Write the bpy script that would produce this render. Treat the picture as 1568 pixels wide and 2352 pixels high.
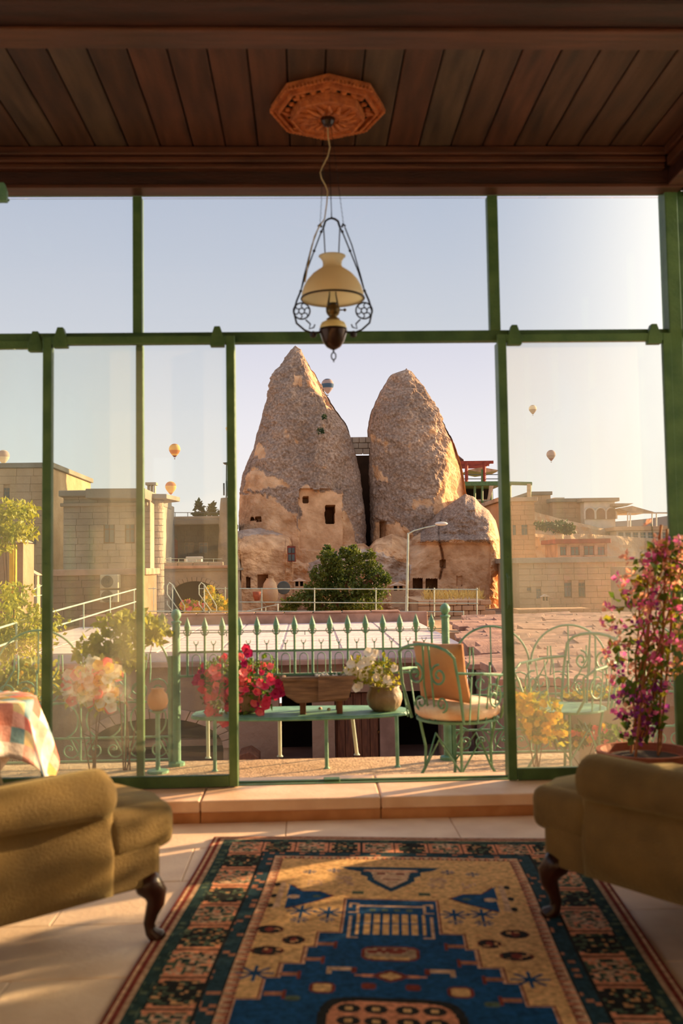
import bpy, bmesh, math, random
import numpy as np
from mathutils import Vector, Matrix, noise
from math import sin, cos, pi, radians, sqrt, atan2
random.seed(7); rng = np.random.RandomState(7)
SC = bpy.context.scene; COL = SC.collection
for o in list(bpy.data.objects): bpy.data.objects.remove(o)

# ---------------------------------------------------------------- camera
FPX = 2287.0; PSI = radians(2.0); TH = radians(3.75); RHO = 0.0152; EYE = 1.15; PCY = 1150.0
_Z = np.array([0, 0, 1.]); _F = np.array([sin(PSI), cos(PSI), 0]); _R = np.array([cos(PSI), -sin(PSI), 0])
CF = _F*cos(TH)+_Z*sin(TH); _U1 = _Z*cos(TH)-_F*sin(TH)
CU = _U1*cos(RHO)+_R*sin(RHO); CR = _R*cos(RHO)-_U1*sin(RHO)
def aty(px, py, y):
    r = CF+CR*(px-784)/FPX+CU*(PCY-py)/FPX; p = r*(y/r[1]); return Vector((p[0], p[1], p[2]+EYE))
def atz(px, py, z):
    r = CF+CR*(px-784)/FPX+CU*(PCY-py)/FPX; p = r*((z-EYE)/r[2]); return Vector((p[0], p[1], p[2]+EYE))
cam = bpy.data.cameras.new('camera'); camo = bpy.data.objects.new('camera', cam); COL.objects.link(camo)
camo.matrix_world = Matrix(((CR[0], CU[0], -CF[0], 0), (CR[1], CU[1], -CF[1], 0), (CR[2], CU[2], -CF[2], EYE), (0, 0, 0, 1)))
cam.sensor_fit = 'VERTICAL'; cam.sensor_height = 36.0; cam.lens = FPX/2352*36.0
cam.shift_y = -26.0/2352; cam.clip_start = 0.05; cam.clip_end = 6000
cam.dof.use_dof = True; cam.dof.focus_distance = 60.0; cam.dof.aperture_fstop = 3.5
SC.camera = camo

# ---------------------------------------------------------------- light
def lin(c):
    return tuple(((v/255)/12.92 if v/255 <= .04045 else ((v/255+.055)/1.055)**2.4) for v in c)+(1,)
SUN_AZ = radians(27); SUN_EL = radians(14)
SDIR = Vector((cos(SUN_AZ)*cos(SUN_EL), sin(SUN_AZ)*cos(SUN_EL), sin(SUN_EL)))
sl = bpy.data.lights.new('sun', 'SUN'); sl.energy = 14.5; sl.color = (1, .64, .33); sl.angle = radians(0.7)
so = bpy.data.objects.new('sun', sl); COL.objects.link(so); so.rotation_euler = SDIR.to_track_quat('Z', 'Y').to_euler()
W = bpy.data.worlds.new('sky'); SC.world = W; W.use_nodes = True
nt = W.node_tree; N = nt.nodes; L = nt.links; N.clear()
out = N.new('ShaderNodeOutputWorld'); bg = N.new('ShaderNodeBackground'); tc = N.new('ShaderNodeTexCoord'); sp = N.new('ShaderNodeSeparateXYZ')
L.new(tc.outputs['Generated'], sp.inputs[0])
rp = N.new('ShaderNodeValToRGB'); cr = rp.color_ramp
stops = [(0.0, (255, 247, 240)), (.06, (250, 244, 241)), (.14, (238, 235, 240)), (.235, (216, 216, 230)), (.36, (193, 199, 222)), (1, (178, 186, 218))]
cr.elements[0].position = 0; cr.elements[0].color = lin(stops[0][1]); cr.elements[1].position = 1; cr.elements[1].color = lin(stops[-1][1])
for p, c in stops[1:-1]: e = cr.elements.new(p); e.color = lin(c)
L.new(sp.outputs['Z'], rp.inputs[0])
dp = N.new('ShaderNodeVectorMath'); dp.operation = 'DOT_PRODUCT'; dp.inputs[1].default_value = SDIR
nm = N.new('ShaderNodeVectorMath'); nm.operation = 'NORMALIZE'; L.new(tc.outputs['Generated'], nm.inputs[0]); L.new(nm.outputs[0], dp.inputs[0])
mr = N.new('ShaderNodeMapRange'); mr.inputs[1].default_value = .60; mr.inputs[2].default_value = 1.0; mr.inputs[3].default_value = 0; mr.inputs[4].default_value = 1; L.new(dp.outputs['Value'], mr.inputs[0])
pw = N.new('ShaderNodeMath'); pw.operation = 'POWER'; pw.inputs[1].default_value = 2.5; L.new(mr.outputs[0], pw.inputs[0])
mx = N.new('ShaderNodeMix'); mx.data_type = 'RGBA'; L.new(pw.outputs[0], mx.inputs[0]); L.new(rp.outputs[0], mx.inputs[6]); mx.inputs[7].default_value = (7.5, 6.2, 4.6, 1)
L.new(mx.outputs[2], bg.inputs[0]); bg.inputs[1].default_value = 1.0; L.new(bg.outputs[0], out.inputs[0])
SC.view_settings.view_transform = 'Standard'; SC.view_settings.look = 'None'; SC.view_settings.gamma = 1; SC.view_settings.use_curve_mapping = False
SC.view_settings.exposure = 0.0
SC.cycles.max_bounces = 10; SC.cycles.transparent_max_bounces = 16

# ---------------------------------------------------------------- materials
def mat(name, c1, c2=None, scale=4.0, rough=.7, bump=0.0, bscale=None, metal=0.0, detail=6, stretch=None, trans=0.0, sheen=0.0, attr=None, c3=None, spec=.4):
    m = bpy.data.materials.new(name); m.use_nodes = True; n = m.node_tree.nodes; l = m.node_tree.links; b = n['Principled BSDF']
    b.inputs['Roughness'].default_value = rough; b.inputs['Metallic'].default_value = metal; b.inputs['Specular IOR Level'].default_value = spec
    if sheen: b.inputs['Sheen Weight'].default_value = sheen; b.inputs['Sheen Tint'].default_value = lin((230, 210, 150)); b.inputs['Sheen Roughness'].default_value = .4
    t = n.new('ShaderNodeTexCoord'); mp = n.new('ShaderNodeMapping'); l.new(t.outputs['Object'], mp.inputs[0])
    if stretch: mp.inputs['Scale'].default_value = stretch
    col = None
    c2 = c2 or tuple(v*.82 for v in c1)
    ns = n.new('ShaderNodeTexNoise'); ns.inputs['Scale'].default_value = scale; ns.inputs['Detail'].default_value = detail; l.new(mp.outputs[0], ns.inputs['Vector'])
    r = n.new('ShaderNodeValToRGB'); r.color_ramp.elements[0].position = .32; r.color_ramp.elements[1].position = .68
    r.color_ramp.elements[0].color = lin(c2); r.color_ramp.elements[1].color = lin(c1)
    if c3: e = r.color_ramp.elements.new(.55); e.color = lin(c3)
    l.new(ns.outputs[0], r.inputs[0]); col = r.outputs[0]
    if attr:
        a = n.new('ShaderNodeAttribute'); a.attribute_name = attr; mm = n.new('ShaderNodeMix'); mm.data_type = 'RGBA'; mm.blend_type = 'MULTIPLY'; mm.inputs[0].default_value = 1
        l.new(a.outputs['Color'], mm.inputs[6]); l.new(col, mm.inputs[7]); col = mm.outputs[2]
    l.new(col, b.inputs['Base Color'])
    if bump:
        nb = n.new('ShaderNodeTexNoise'); nb.inputs['Scale'].default_value = bscale or scale*4; nb.inputs['Detail'].default_value = 8; l.new(mp.outputs[0], nb.inputs['Vector'])
        bp = n.new('ShaderNodeBump'); bp.inputs['Strength'].default_value = bump; bp.inputs['Distance'].default_value = .02 if (bscale or scale*4) > 8 else .15
        l.new(nb.outputs[0], bp.inputs['Height']); l.new(bp.outputs[0], b.inputs['Normal'])
    if trans:
        tr = n.new('ShaderNodeBsdfTranslucent'); l.new(col, tr.inputs[0]); ms = n.new('ShaderNodeMixShader'); ms.inputs[0].default_value = trans
        l.new(b.outputs[0], ms.inputs[1]); l.new(tr.outputs[0], ms.inputs[2]); l.new(ms.outputs[0], n['Material Output'].inputs[0])
    return m
def glass_mat(name, dust, dscale=1.2, tint=(.97, 1, .98)):
    m = bpy.data.materials.new(name); m.use_nodes = True; n = m.node_tree.nodes; l = m.node_tree.links; n.clear()
    o = n.new('ShaderNodeOutputMaterial'); tr = n.new('ShaderNodeBsdfTransparent'); tr.inputs[0].default_value = tint+(1,)
    gl = n.new('ShaderNodeBsdfGlossy'); gl.inputs['Roughness'].default_value = .02; fr = n.new('ShaderNodeFresnel'); fr.inputs[0].default_value = 1.45
    m1 = n.new('ShaderNodeMixShader'); l.new(fr.outputs[0], m1.inputs[0]); l.new(tr.outputs[0], m1.inputs[1]); l.new(gl.outputs[0], m1.inputs[2])
    df = n.new('ShaderNodeBsdfDiffuse'); df.inputs[0].default_value = (.8, .75, .62, 1); tl = n.new('ShaderNodeBsdfTranslucent'); tl.inputs[0].default_value = (.85, .78, .6, 1)
    m2 = n.new('ShaderNodeMixShader'); m2.inputs[0].default_value = .7; l.new(df.outputs[0], m2.inputs[1]); l.new(tl.outputs[0], m2.inputs[2])
    t = n.new('ShaderNodeTexCoord'); mp = n.new('ShaderNodeMapping'); mp.inputs['Scale'].default_value = (1.6, 1, .6); ns = n.new('ShaderNodeTexNoise'); ns.inputs['Scale'].default_value = dscale; ns.inputs['Detail'].default_value = 5
    l.new(t.outputs['Object'], mp.inputs[0]); l.new(mp.outputs[0], ns.inputs['Vector'])
    r = n.new('ShaderNodeMapRange'); r.inputs[1].default_value = .35; r.inputs[2].default_value = .75; r.inputs[3].default_value = dust*.45; r.inputs[4].default_value = dust*1.6; l.new(ns.outputs[0], r.inputs[0])
    m3 = n.new('ShaderNodeMixShader'); l.new(r.outputs[0], m3.inputs[0]); l.new(m1.outputs[0], m3.inputs[1]); l.new(m2.outputs[0], m3.inputs[2]); l.new(m3.outputs[0], o.inputs[0])
    return m
M = {}
M['green'] = mat('green_paint', (94, 126, 74), (68, 102, 58), 9, .45, .15, 60)
M['greendark'] = mat('dark_green_paint', (80, 114, 68), (56, 90, 54), 9, .45, .15, 60)
M['iron'] = mat('pale_green_iron', (122, 168, 132), (88, 136, 108), 12, .5, .2, 90)
M['pipe'] = mat('pale_pipe', (196, 204, 182), (160, 172, 150), 6, .4)
M['beam'] = mat('beam_wood', (66, 32, 21), (38, 19, 14), 3, .5, .25, 30, stretch=(1, 8, 8))
M['plank'] = mat('plank_wood', (88, 60, 44), (52, 35, 26), 2.2, .5, .25, 40, stretch=(9, 1, 3), c3=(78, 50, 34))
M['plank2'] = mat('plank_wood_red', (98, 58, 40), (58, 34, 24), 2.2, .5, .25, 40, stretch=(9, 1, 3))
M['plank3'] = mat('plank_wood_grey', (94, 72, 54), (58, 44, 35), 2.2, .5, .25, 40, stretch=(9, 1, 3))
M['mould'] = mat('moulding_wood', (96, 54, 36), (60, 33, 22), 2.5, .4, .15, 40, stretch=(1, 10, 10))
M['rosette'] = mat('carved_orange_wood', (206, 118, 60), (150, 76, 36), 30, .55, .4, 90)
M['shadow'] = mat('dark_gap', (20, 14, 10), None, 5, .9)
M['tile'] = mat('travertine_tile', (240, 216, 190), (218, 190, 162), 5, .42, .12, 50)
M['tile2'] = mat('travertine_tile_warm', (244, 216, 186), (224, 192, 162), 5, .42, .12, 50)
M['grout'] = mat('grout', (206, 178, 150), None, 20, .9)
M['sill'] = mat('sill_stone', (244, 208, 174), (226, 184, 148), 6, .45, .12, 40)
M['riser'] = mat('riser_stone', (206, 148, 98), (178, 118, 72), 9, .5, .15, 40)
M['plaster'] = mat('plaster', (200, 176, 140), (184, 158, 122), 3, .85, .1, 20)
M['velvet'] = mat('olive_velvet', (122, 97, 52), (98, 77, 40), 7, .85, .25, 160, sheen=.35)
M['velvet2'] = mat('pale_velvet', (190, 174, 126), (170, 154, 106), 7, .85, .25, 160, sheen=.3)
M['darkwood'] = mat('dark_leg_wood', (58, 26, 16), (34, 16, 11), 8, .28, .1, 40)
M['brass'] = mat('aged_brass', (120, 96, 58), (70, 54, 36), 20, .35, 0, metal=.9)
M['blackiron'] = mat('dark_lamp_metal', (56, 50, 52), (34, 30, 34), 20, .4, 0, metal=.7)
M['cord'] = mat('pale_cord', (196, 176, 130), None, 20, .7)
M['font'] = mat('cream_porcelain', (244, 222, 160), (228, 202, 136), 9, .25)
M['fontdark'] = mat('dark_bowl', (74, 50, 40), (50, 32, 26), 9, .2, metal=.4)
M['milk'] = mat('milk_glass', (255, 246, 222), (250, 236, 204), 5, .25, trans=.7)
M['rock'] = mat('tuff_rock', (255, 252, 246), (178, 168, 158), 9, .95, .55, 12, detail=12, attr='col', c3=(224, 214, 204), spec=.1)
M['rocksmooth'] = mat('carved_tuff', (255, 250, 246), (200, 182, 168), 1.6, .95, .6, 5, detail=12, attr='col', spec=.1)
M['tufa'] = mat('warm_tuff', (206, 164, 124), (176, 134, 98), 1.1, .95, .5, 4, spec=.1)
M['stoneA'] = mat('grey_stone', (184, 166, 142), (150, 133, 112), .8, .9, .4, 4, spec=.1)
M['stoneE'] = mat('shaded_grey_stone', (132, 126, 112), (102, 98, 88), .8, .9, .4, 4, spec=.1)  # darker grey copy with the roof overhang's shade put into the colour
M['stoneB'] = mat('brown_stone', (172, 138, 110), (134, 104, 82), .8, .9, .4, 4, spec=.1)
M['stoneC'] = mat('tan_stone', (206, 172, 134), (172, 138, 104), .6, .9, .4, 4, spec=.1)
M['stoneD'] = mat('pinkish_stone', (196, 156, 130), (150, 116, 96), 2.2, .9, .4, 9, spec=.1)
M['mortar'] = mat('mortar', (140, 118, 96), None, 2, .95)
M['concrete'] = mat('roof_concrete', (150, 140, 122), (120, 110, 96), 1, .9, .2, 6)
M['deck'] = mat('pale_roof_deck', (226, 204, 192), (206, 182, 172), 1.2, .8, .2, 8)
M['ground'] = mat('dusty_ground', (196, 160, 122), (160, 128, 96), .35, .95, .4, 3, spec=.1)
M['yard'] = mat('courtyard_paving', (190, 152, 134), (160, 124, 108), 1.5, .9, .3, 10)
M['terrace'] = mat('speckled_terrace', (206, 174, 138), (168, 136, 104), 22, .9, .5, 70)
M['wood'] = mat('weathered_wood', (132, 82, 50), (88, 52, 32), 3, .7, .3, 20, stretch=(6, 6, 1))
M['trough'] = mat('old_trough_wood', (156, 124, 94), (98, 76, 58), 6, .8, .5, 30, stretch=(1, 1, 8))
M['woodred'] = mat('red_wood', (156, 70, 50), (124, 54, 40), 3, .7)
M['recess_shade'] = mat('painted_recess_shade', (38, 32, 28), (26, 22, 20), 3, .95)  # near-black colour puts deep shade onto the backs of recesses
M['pane'] = mat('dark_pane', (96, 104, 100), (70, 78, 76), 2, .15)
M['white'] = mat('white_paint', (228, 218, 200), (206, 196, 178), 3, .6)
M['canvas'] = mat('beige_canvas', (214, 190, 158), None, 3, .8, trans=.25)
M['terracotta'] = mat('terracotta', (170, 96, 66), (140, 76, 52), 9, .75, .2, 40)
M['claypot'] = mat('stone_glaze_pot', (146, 126, 92), (112, 94, 66), 9, .55, .3, 40)
M['paleconc'] = mat('pale_planter', (214, 186, 158), (190, 162, 134), 6, .8, .2, 30)
M['soil'] = mat('soil', (60, 40, 30), (36, 24, 18), 20, .95, .5, 60)
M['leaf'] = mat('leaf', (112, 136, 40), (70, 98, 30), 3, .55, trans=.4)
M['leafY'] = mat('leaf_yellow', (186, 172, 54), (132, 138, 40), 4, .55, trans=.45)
M['treeleaf'] = mat('tree_leaf', (104, 112, 34), (62, 80, 28), 1.0, .6, trans=.35)
M['darkleaf'] = mat('dark_leaf', (74, 92, 46), (44, 62, 34), 2, .6, trans=.2)
M['pinkleaf'] = mat('pink_bract', (252, 136, 196), (236, 100, 178), 6, .6, trans=.45)
M['purple'] = mat('purple_bract', (176, 76, 176), (136, 48, 136), 6, .6, trans=.4)
M['peach'] = mat('sunlit_pink_bract', (255, 200, 168), (246, 168, 140), 6, .6, trans=.45)  # sunlit copy of the pink bract, sunshine put into the colour
M['petred'] = mat('red_petunia', (236, 64, 96), (206, 36, 84), 9, .6, trans=.25)
M['petmag'] = mat('magenta_petunia', (196, 24, 96), (150, 16, 76), 9, .6, trans=.25)
M['petcoral'] = mat('coral_petunia', (255, 134, 126), (240, 96, 104), 9, .6, trans=.25)
M['petwhite'] = mat('white_petunia', (244, 238, 222), (226, 216, 196), 9, .6, trans=.25)
M['petyel'] = mat('yellow_flower', (240, 196, 60), (222, 168, 40), 9, .6, trans=.25)
M['cush'] = mat('peach_cushion', (214, 158, 112), (190, 132, 90), 5, .9, .15, 60)
M['cushw'] = mat('floral_white_cushion', (236, 218, 190), (216, 176, 140), 14, .9, .15, 60)
M['bamboo'] = mat('cane', (176, 112, 60), (140, 84, 44), 12, .6)
M['grass'] = mat('dry_grass', (240, 212, 130), (214, 180, 100), 2, .9, trans=.2)
M['hill'] = mat('far_hill', (172, 160, 150), (150, 140, 132), .02, .95)
M['slab'] = mat('roof_slab_stone', (196, 150, 122), (146, 108, 88), 4, .9, .4, 20)
M['rug'] = mat('knotted_wool', (255, 255, 255), (190, 184, 176), 60, .95, .5, 320, attr='col', spec=.1)
M['fringe'] = mat('dark_fringe', (60, 44, 40), (40, 30, 28), 30, .95)
M['patch'] = mat('patchwork_cotton', (255, 255, 255), (215, 205, 200), 20, .9, .2, 90, attr='col')
M['acwhite'] = mat('ac_casing', (196, 180, 150), None, 3, .6)
M['acdark'] = mat('ac_grille', (84, 78, 70), None, 3, .6)
M['glassL'] = glass_mat('dusty_glass', .05)
M['glassR'] = glass_mat('hazy_glass', .11, .9)
M['glassU'] = glass_mat('upper_glass', .008)

# ---------------------------------------------------------------- helpers
XF = {}
def thing(name, label, cat, loc=(0, 0, 0), rotz=0, group=None):
    o = bpy.data.objects.new(name, None); COL.objects.link(o); o.location = loc; o.rotation_euler = (0, 0, rotz); o.empty_display_size = .1
    o['label'] = label; o['category'] = cat
    if group: o['group'] = group
    XF[o] = Matrix.Translation(Vector(loc)) @ Matrix.Rotation(rotz, 4, 'Z'); return o
def tag(o, label, cat, group=None, kind=None):
    o['label'] = label; o['category'] = cat
    if group: o['group'] = group
    if kind: o['kind'] = kind
    return o
def root(o):
    while o.parent: o = o.parent
    return o
def obj(name, bm, m, parent=None, local=False, smooth=False, kind=None, label=None, subsurf=0):
    """bm built in world coordinates unless local"""
    if parent is not None and not local and root(parent) in XF: bm.transform(XF[root(parent)].inverted())
    me = bpy.data.meshes.new(name)
    for _m in (m if isinstance(m, (list, tuple)) else [m]):
        me.materials.append(M[_m])
    bmesh.ops.recalc_face_normals(bm, faces=bm.faces); bm.to_mesh(me); bm.free(); m = None
    return link(name, me, m, parent, smooth, kind, label, subsurf)
def link(name, me, m, parent=None, smooth=False, kind=None, label=None, subsurf=0):
    if smooth: me.shade_smooth()
    if m is not None:
        if not me.users or len(me.materials): me.materials.clear()
        for q in (m if isinstance(m, (list, tuple)) else [m]): me.materials.append(M[q])
    o = bpy.data.objects.new(name, me); COL.objects.link(o)
    if parent is not None: o.parent = parent
    if kind: o['kind'] = kind
    if label: o['label'] = label
    if subsurf: s = o.modifiers.new('s', 'SUBSURF'); s.levels = subsurf; s.render_levels = subsurf
    return o
def struct(name, bm, m, parent=None, **k): return obj(name, bm, m, parent, kind='structure' if parent is None else None, **k)
def inst(name, me, parent, loc, rot=(0, 0, 0), scale=(1, 1, 1)):
    """share mesh; loc is world; thing roots handled"""
    o = bpy.data.objects.new(name, me); COL.objects.link(o); o.parent = parent
    l = Vector(loc)
    if parent is not None and root(parent) in XF: l = XF[root(parent)].inverted() @ l
    o.location = l; o.rotation_euler = rot; o.scale = scale if hasattr(scale, '__len__') else (scale,)*3
    return o
def mesh_of(bm, m, smooth=False):
    me = bpy.data.meshes.new('shared'); bmesh.ops.recalc_face_normals(bm, faces=bm.faces); bm.to_mesh(me); bm.free()
    if smooth: me.shade_smooth()
    me.materials.append(M[m]); return me
def nb(): return bmesh.new()
def box(bm, x0, x1, y0, y1, z0, z1, bevel=0, rot=None, seg=1):
    mtx = Matrix.Translation(((x0+x1)/2, (y0+y1)/2, (z0+z1)/2))
    if rot is not None: mtx = mtx @ Matrix.Rotation(rot, 4, 'Z')
    r = bmesh.ops.create_cube(bm, size=1, matrix=mtx @ Matrix.Diagonal((abs(x1-x0), abs(y1-y0), abs(z1-z0), 1)))
    if bevel:
        es = set(e for v in r['verts'] for e in v.link_edges)
        bmesh.ops.bevel(bm, geom=list(es), offset=bevel, segments=seg, affect='EDGES', profile=.5)
    return bm
def bx(*a, **k): return box(nb(), *a, **k)
def tube(bm, pts, r, n=6, closed=False, cap=True):
    pts = [Vector(p) for p in pts]; K = len(pts); rs = r if isinstance(r, (list, tuple)) else [r]*K
    rings = []; up = None
    for i, p in enumerate(pts):
        a = pts[(i-1) % K] if (closed or i > 0) else p; b = pts[(i+1) % K] if (closed or i < K-1) else p
        d = (b-a).normalized() if (b-a).length > 1e-9 else Vector((0, 0, 1))
        if up is None: up = d.orthogonal().normalized()
        up = (up-d*up.dot(d)); up = up.normalized() if up.length > 1e-6 else d.orthogonal().normalized()
        s = d.cross(up)
        rings.append([bm.verts.new(p+(up*cos(2*pi*k/n)+s*sin(2*pi*k/n))*rs[i]) for k in range(n)])
    for i in range(K if closed else K-1):
        A = rings[i]; B = rings[(i+1) % K]
        for k in range(n): bm.faces.new((A[k], A[(k+1) % n], B[(k+1) % n], B[k]))
    if cap and not closed:
        bm.faces.new(rings[0][::-1]); bm.faces.new(rings[-1])
    return bm
def lathe(bm, prof, n=24, c=(0, 0, 0), sx=1, sy=1):
    rings = []
    for r, z in prof: rings.append([bm.verts.new((c[0]+r*sx*cos(2*pi*k/n), c[1]+r*sy*sin(2*pi*k/n), c[2]+z)) for k in range(n)])
    for A, B in zip(rings, rings[1:]):
        for k in range(n): bm.faces.new((A[k], A[(k+1) % n], B[(k+1) % n], B[k]))
    if prof[0][0] > 1e-5: bm.faces.new(rings[0][::-1])
    if prof[-1][0] > 1e-5: bm.faces.new(rings[-1])
    bmesh.ops.remove_doubles(bm, verts=[v for R in (rings[0], rings[-1]) for v in R], dist=1e-6)
    return bm
def prism(bm, poly, a0, a1, axis='z', bevel=0, seg=2):
    f = {'z': lambda p, t: (p[0], p[1], t), 'y': lambda p, t: (p[0], t, p[1]), 'x': lambda p, t: (t, p[0], p[1])}[axis]
    A = [bm.verts.new(f(p, a0)) for p in poly]; B = [bm.verts.new(f(p, a1)) for p in poly]; n = len(poly)
    bm.faces.new(A[::-1]); bm.faces.new(B)
    for i in range(n): bm.faces.new((A[i], A[(i+1) % n], B[(i+1) % n], B[i]))
    if bevel:
        es = set(e for v in A+B for e in v.link_edges); bmesh.ops.bevel(bm, geom=list(es), offset=bevel, segments=seg, affect='EDGES', profile=.5)
    return bm
def arc(cx, cz, r, a0, a1, n, y=0): return [(cx+r*cos(a0+(a1-a0)*i/n), y, cz+r*sin(a0+(a1-a0)*i/n)) for i in range(n+1)]
def spiral(cx, cz, r0, r1, a0, turns, n, y=0):
    return [(cx+(r0+(r1-r0)*i/n)*cos(a0+2*pi*turns*i/n), y, cz+(r0+(r1-r0)*i/n)*sin(a0+2*pi*turns*i/n)) for i in range(n+1)]
def pyd(name, V, Fc, m, parent=None, smooth=False, kind=None, cols=None, world=True, label=None):
    V = np.asarray(V, dtype=float)
    if parent is not None and world and root(parent) in XF:
        mi = np.array(XF[root(parent)].inverted()); V = V @ mi[:3, :3].T + mi[:3, 3]
    me = bpy.data.meshes.new(name); me.from_pydata(V.tolist() if len(V) < 300000 else V, [], Fc if isinstance(Fc, list) else Fc.tolist()); me.update()
    if cols is not None:
        dom, c = cols; a = me.attributes.new('col', 'FLOAT_COLOR', dom); a.data.foreach_set('color', np.asarray(c, dtype=np.float32).ravel())
    return link(name, me, m, parent, smooth, kind, label)
def leaves(name, P, size, m, parent, dirs=None, kind='stuff', aspect=.55):
    """cloud of folded leaf blades at world points P"""
    P = np.asarray(P); n = len(P); d = rng.normal(size=(n, 3))
    if dirs is not None: d = d*.6+dirs
    d /= np.linalg.norm(d, axis=1)[:, None]; e = rng.normal(size=(n, 3)); e -= d*(e*d).sum(1)[:, None]; e /= np.linalg.norm(e, axis=1)[:, None]; nn = np.cross(d, e)
    s = (size*(.6+.8*rng.rand(n)))[:, None]; V = np.empty((n, 5, 3))
    V[:, 0] = P; V[:, 1] = P+d*s*.5+e*s*aspect*.5+nn*s*.1; V[:, 2] = P+d*s; V[:, 3] = P+d*s*.5-e*s*aspect*.5+nn*s*.1; V[:, 4] = P+d*s*.5
    b = np.arange(n)[:, None]*5; Fc = np.concatenate([b+np.array([0, 1, 4]), b+np.array([1, 2, 4]), b+np.array([2, 3, 4]), b+np.array([3, 0, 4])])
    return pyd(name, V.reshape(-1, 3), Fc, m, parent, kind=kind)
def blob_pts(n, c, r, shell=.35):
    v = rng.normal(size=(n, 3)); v /= np.linalg.norm(v, axis=1)[:, None]; k = (1-shell*rng.rand(n)**1.0)[:, None]
    return np.array(c)+v*k*np.array(r), v
def pbox(px0, px1, py0, py1, D, depth=1.0):
    xm = (px0+px1)/2; ym = (py0+py1)/2
    return aty(px0, ym, D).x, aty(px1, ym, D).x, D, D+depth, aty(xm, py1, D).z, aty(xm, py0, D).z
# ================================================================ ROOM
YG = 4.93; XL = -2.7; XRW = 1.93; ZC = 3.20; ZTOP = 3.032
fl = struct('floor', bx(XL-.1, 2.2, -3.1, 4.61, -.12, -.012), 'grout')
ys = [4.605, 4.14]; tl = []
y = 4.605; row = 0; tmesh = {}
while y > -.2:
    h = .43 if row else .40
    x = XL + (0 if row % 2 else -.37)
    while x < 2.05:
        wd = .74; x0 = max(x, XL); x1 = min(x+wd, 2.1)
        if x1-x0 > .05:
            key = (round(x1-x0, 3), h, random.randint(0, 1))
            if key not in tmesh: tmesh[key] = mesh_of(bx(-(x1-x0)/2+.0015, (x1-x0)/2-.0015, -h/2+.0015, h/2-.0015, -.03, 0, .0025), 'tile' if key[2] else 'tile2')
            inst('tile', tmesh[key], fl, ((x0+x1)/2, y-h/2, random.uniform(-.0015, 0)))
        x += wd
    y -= h; row += 1
struct('trim_1', bx(XL-.1, 2.2, -3.1, y, -.012, -.001), 'tile')
# window step: stone blocks
st = struct('trim_3', bx(XL, 2.05, 4.66, 5.10, -.12, .07), 'grout')
xs = [XL, -1.72, -.50, .32, 1.38, 2.05]
for a, b in zip(xs, xs[1:]):
    bm = nb(); box(bm, a+.002, b-.002, 4.605, 5.10, .045, .098, .008, seg=2); obj('sill_stone', bm, 'sill', st)
    obj('riser_stone', bx(a+.002, b-.002, 4.615, 4.68, -.01, .046, .003), 'riser', st)
struct('wall_left', bx(XL-.25, XL, -3.1, 5.05, -.1, .5), 'plaster')
lw = struct('window_6', bx(XL-.12, XL-.05, -3.1, 5.0, .5, .56), 'greendark')  # unseen left glazing, added to let in fill light
for i in range(8): obj('post', bx(XL-.12, XL-.05, -3.1+i*1.15, -3.04+i*1.15, .56, 3.2), 'green', lw)
obj('pane', bx(XL-.09, XL-.085, -3.1, 5.0, .56, 3.2), 'glassU', lw)
wb = struct('wall_back', bx(XL-.25, 2.3, -3.3, -3.1, -.1, .3), 'plaster')
obj('head', bx(XL-.25, 2.3, -3.3, -3.1, 2.6, 3.4), 'plaster', wb)
for i in range(5): obj('pier', bx(XL-.25+i*1.25, XL+.7+i*1.25, -3.3, -3.1, .3, 2.6), 'plaster', wb)
bwn = struct('window_7', bx(XL-.2, 2.3, -3.22, -3.18, .3, .35), 'green'); obj('pane', bx(XL-.2, 2.3, -3.205, -3.2, .35, 2.6), 'glassU', bwn)  # unseen rear glazing, added for fill light from behind
struct('baseboard_left', bx(XL, XL+.02, -3.1, 4.6, 0, .12, .004), 'darkwood')
# ceiling
ce = struct('ceiling', bx(XL-.25, 2.35, -3.3, 5.3, ZC+.012, ZC+.2), 'shadow')
pm = {}
x = -.058-.1575*17
while x < 1.95:
    k = random.choice(['plank', 'plank', 'plank2', 'plank3']); v = random.randint(0, 2)
    bm = bx(-.0755, .0755, -1.5, 1.5, 0, .02, .004)
    if (k, v) not in pm:
        bm.transform(Matrix.Translation((v*.7, 0, 0))); me = mesh_of(bm, k); pm[(k, v)] = me
    else: bm.free()
    inst('ceiling_plank', pm[(k, v)], ce, (x+.0787-v*.7, 3.32, ZC))
    x += .1575
struct('trim_2', bx(XL, 1.95, -3.1, 1.8, ZC-.01, ZC+.01), 'plank')
b = struct('trim_4', bx(XL, 1.95, 3.28, 3.515, 3.075, 3.42, .008), 'beam'); b['kind'] = 'structure'
obj('beam_strip', bx(XL, 1.95, 3.515, 3.60, 3.074, 3.2, .006), 'mould', b)
obj('beam_edge', bx(XL, 1.95, 3.44, 3.52, 3.060, 3.075, .004), 'mould', b)
b = struct('trim_5', bx(XL, 1.95, 4.81, 4.90, ZTOP, ZC+.01), 'beam')
for y0, z0, z1 in ((4.765, 3.098, 3.124), (4.75, 3.126, 3.155), (4.735, 3.157, 3.198)):
    obj('moulding', bx(XL, 1.80, y0, 4.815, z0, z1, .007, seg=2), 'mould', b)
obj('beam_lip', bx(XL, 1.90, 4.795, 4.905, ZTOP-.018, ZTOP, .003), 'mould', b)
b = struct('trim_6', bx(1.83, 1.98, -3.1, 4.85, ZTOP+.005, ZC+.01), 'beam')
for x0, z0, z1 in ((1.80, 3.10, 3.15), (1.785, 3.155, 3.198)):
    obj('moulding', bx(x0, 1.85, 3.58, 4.75, z0, z1, .007, seg=2), 'mould', b)
obj('beam_lip', bx(1.82, 1.99, -3.1, 4.80, ZTOP-.012, ZTOP+.004, .003), 'mould', b)
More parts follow.
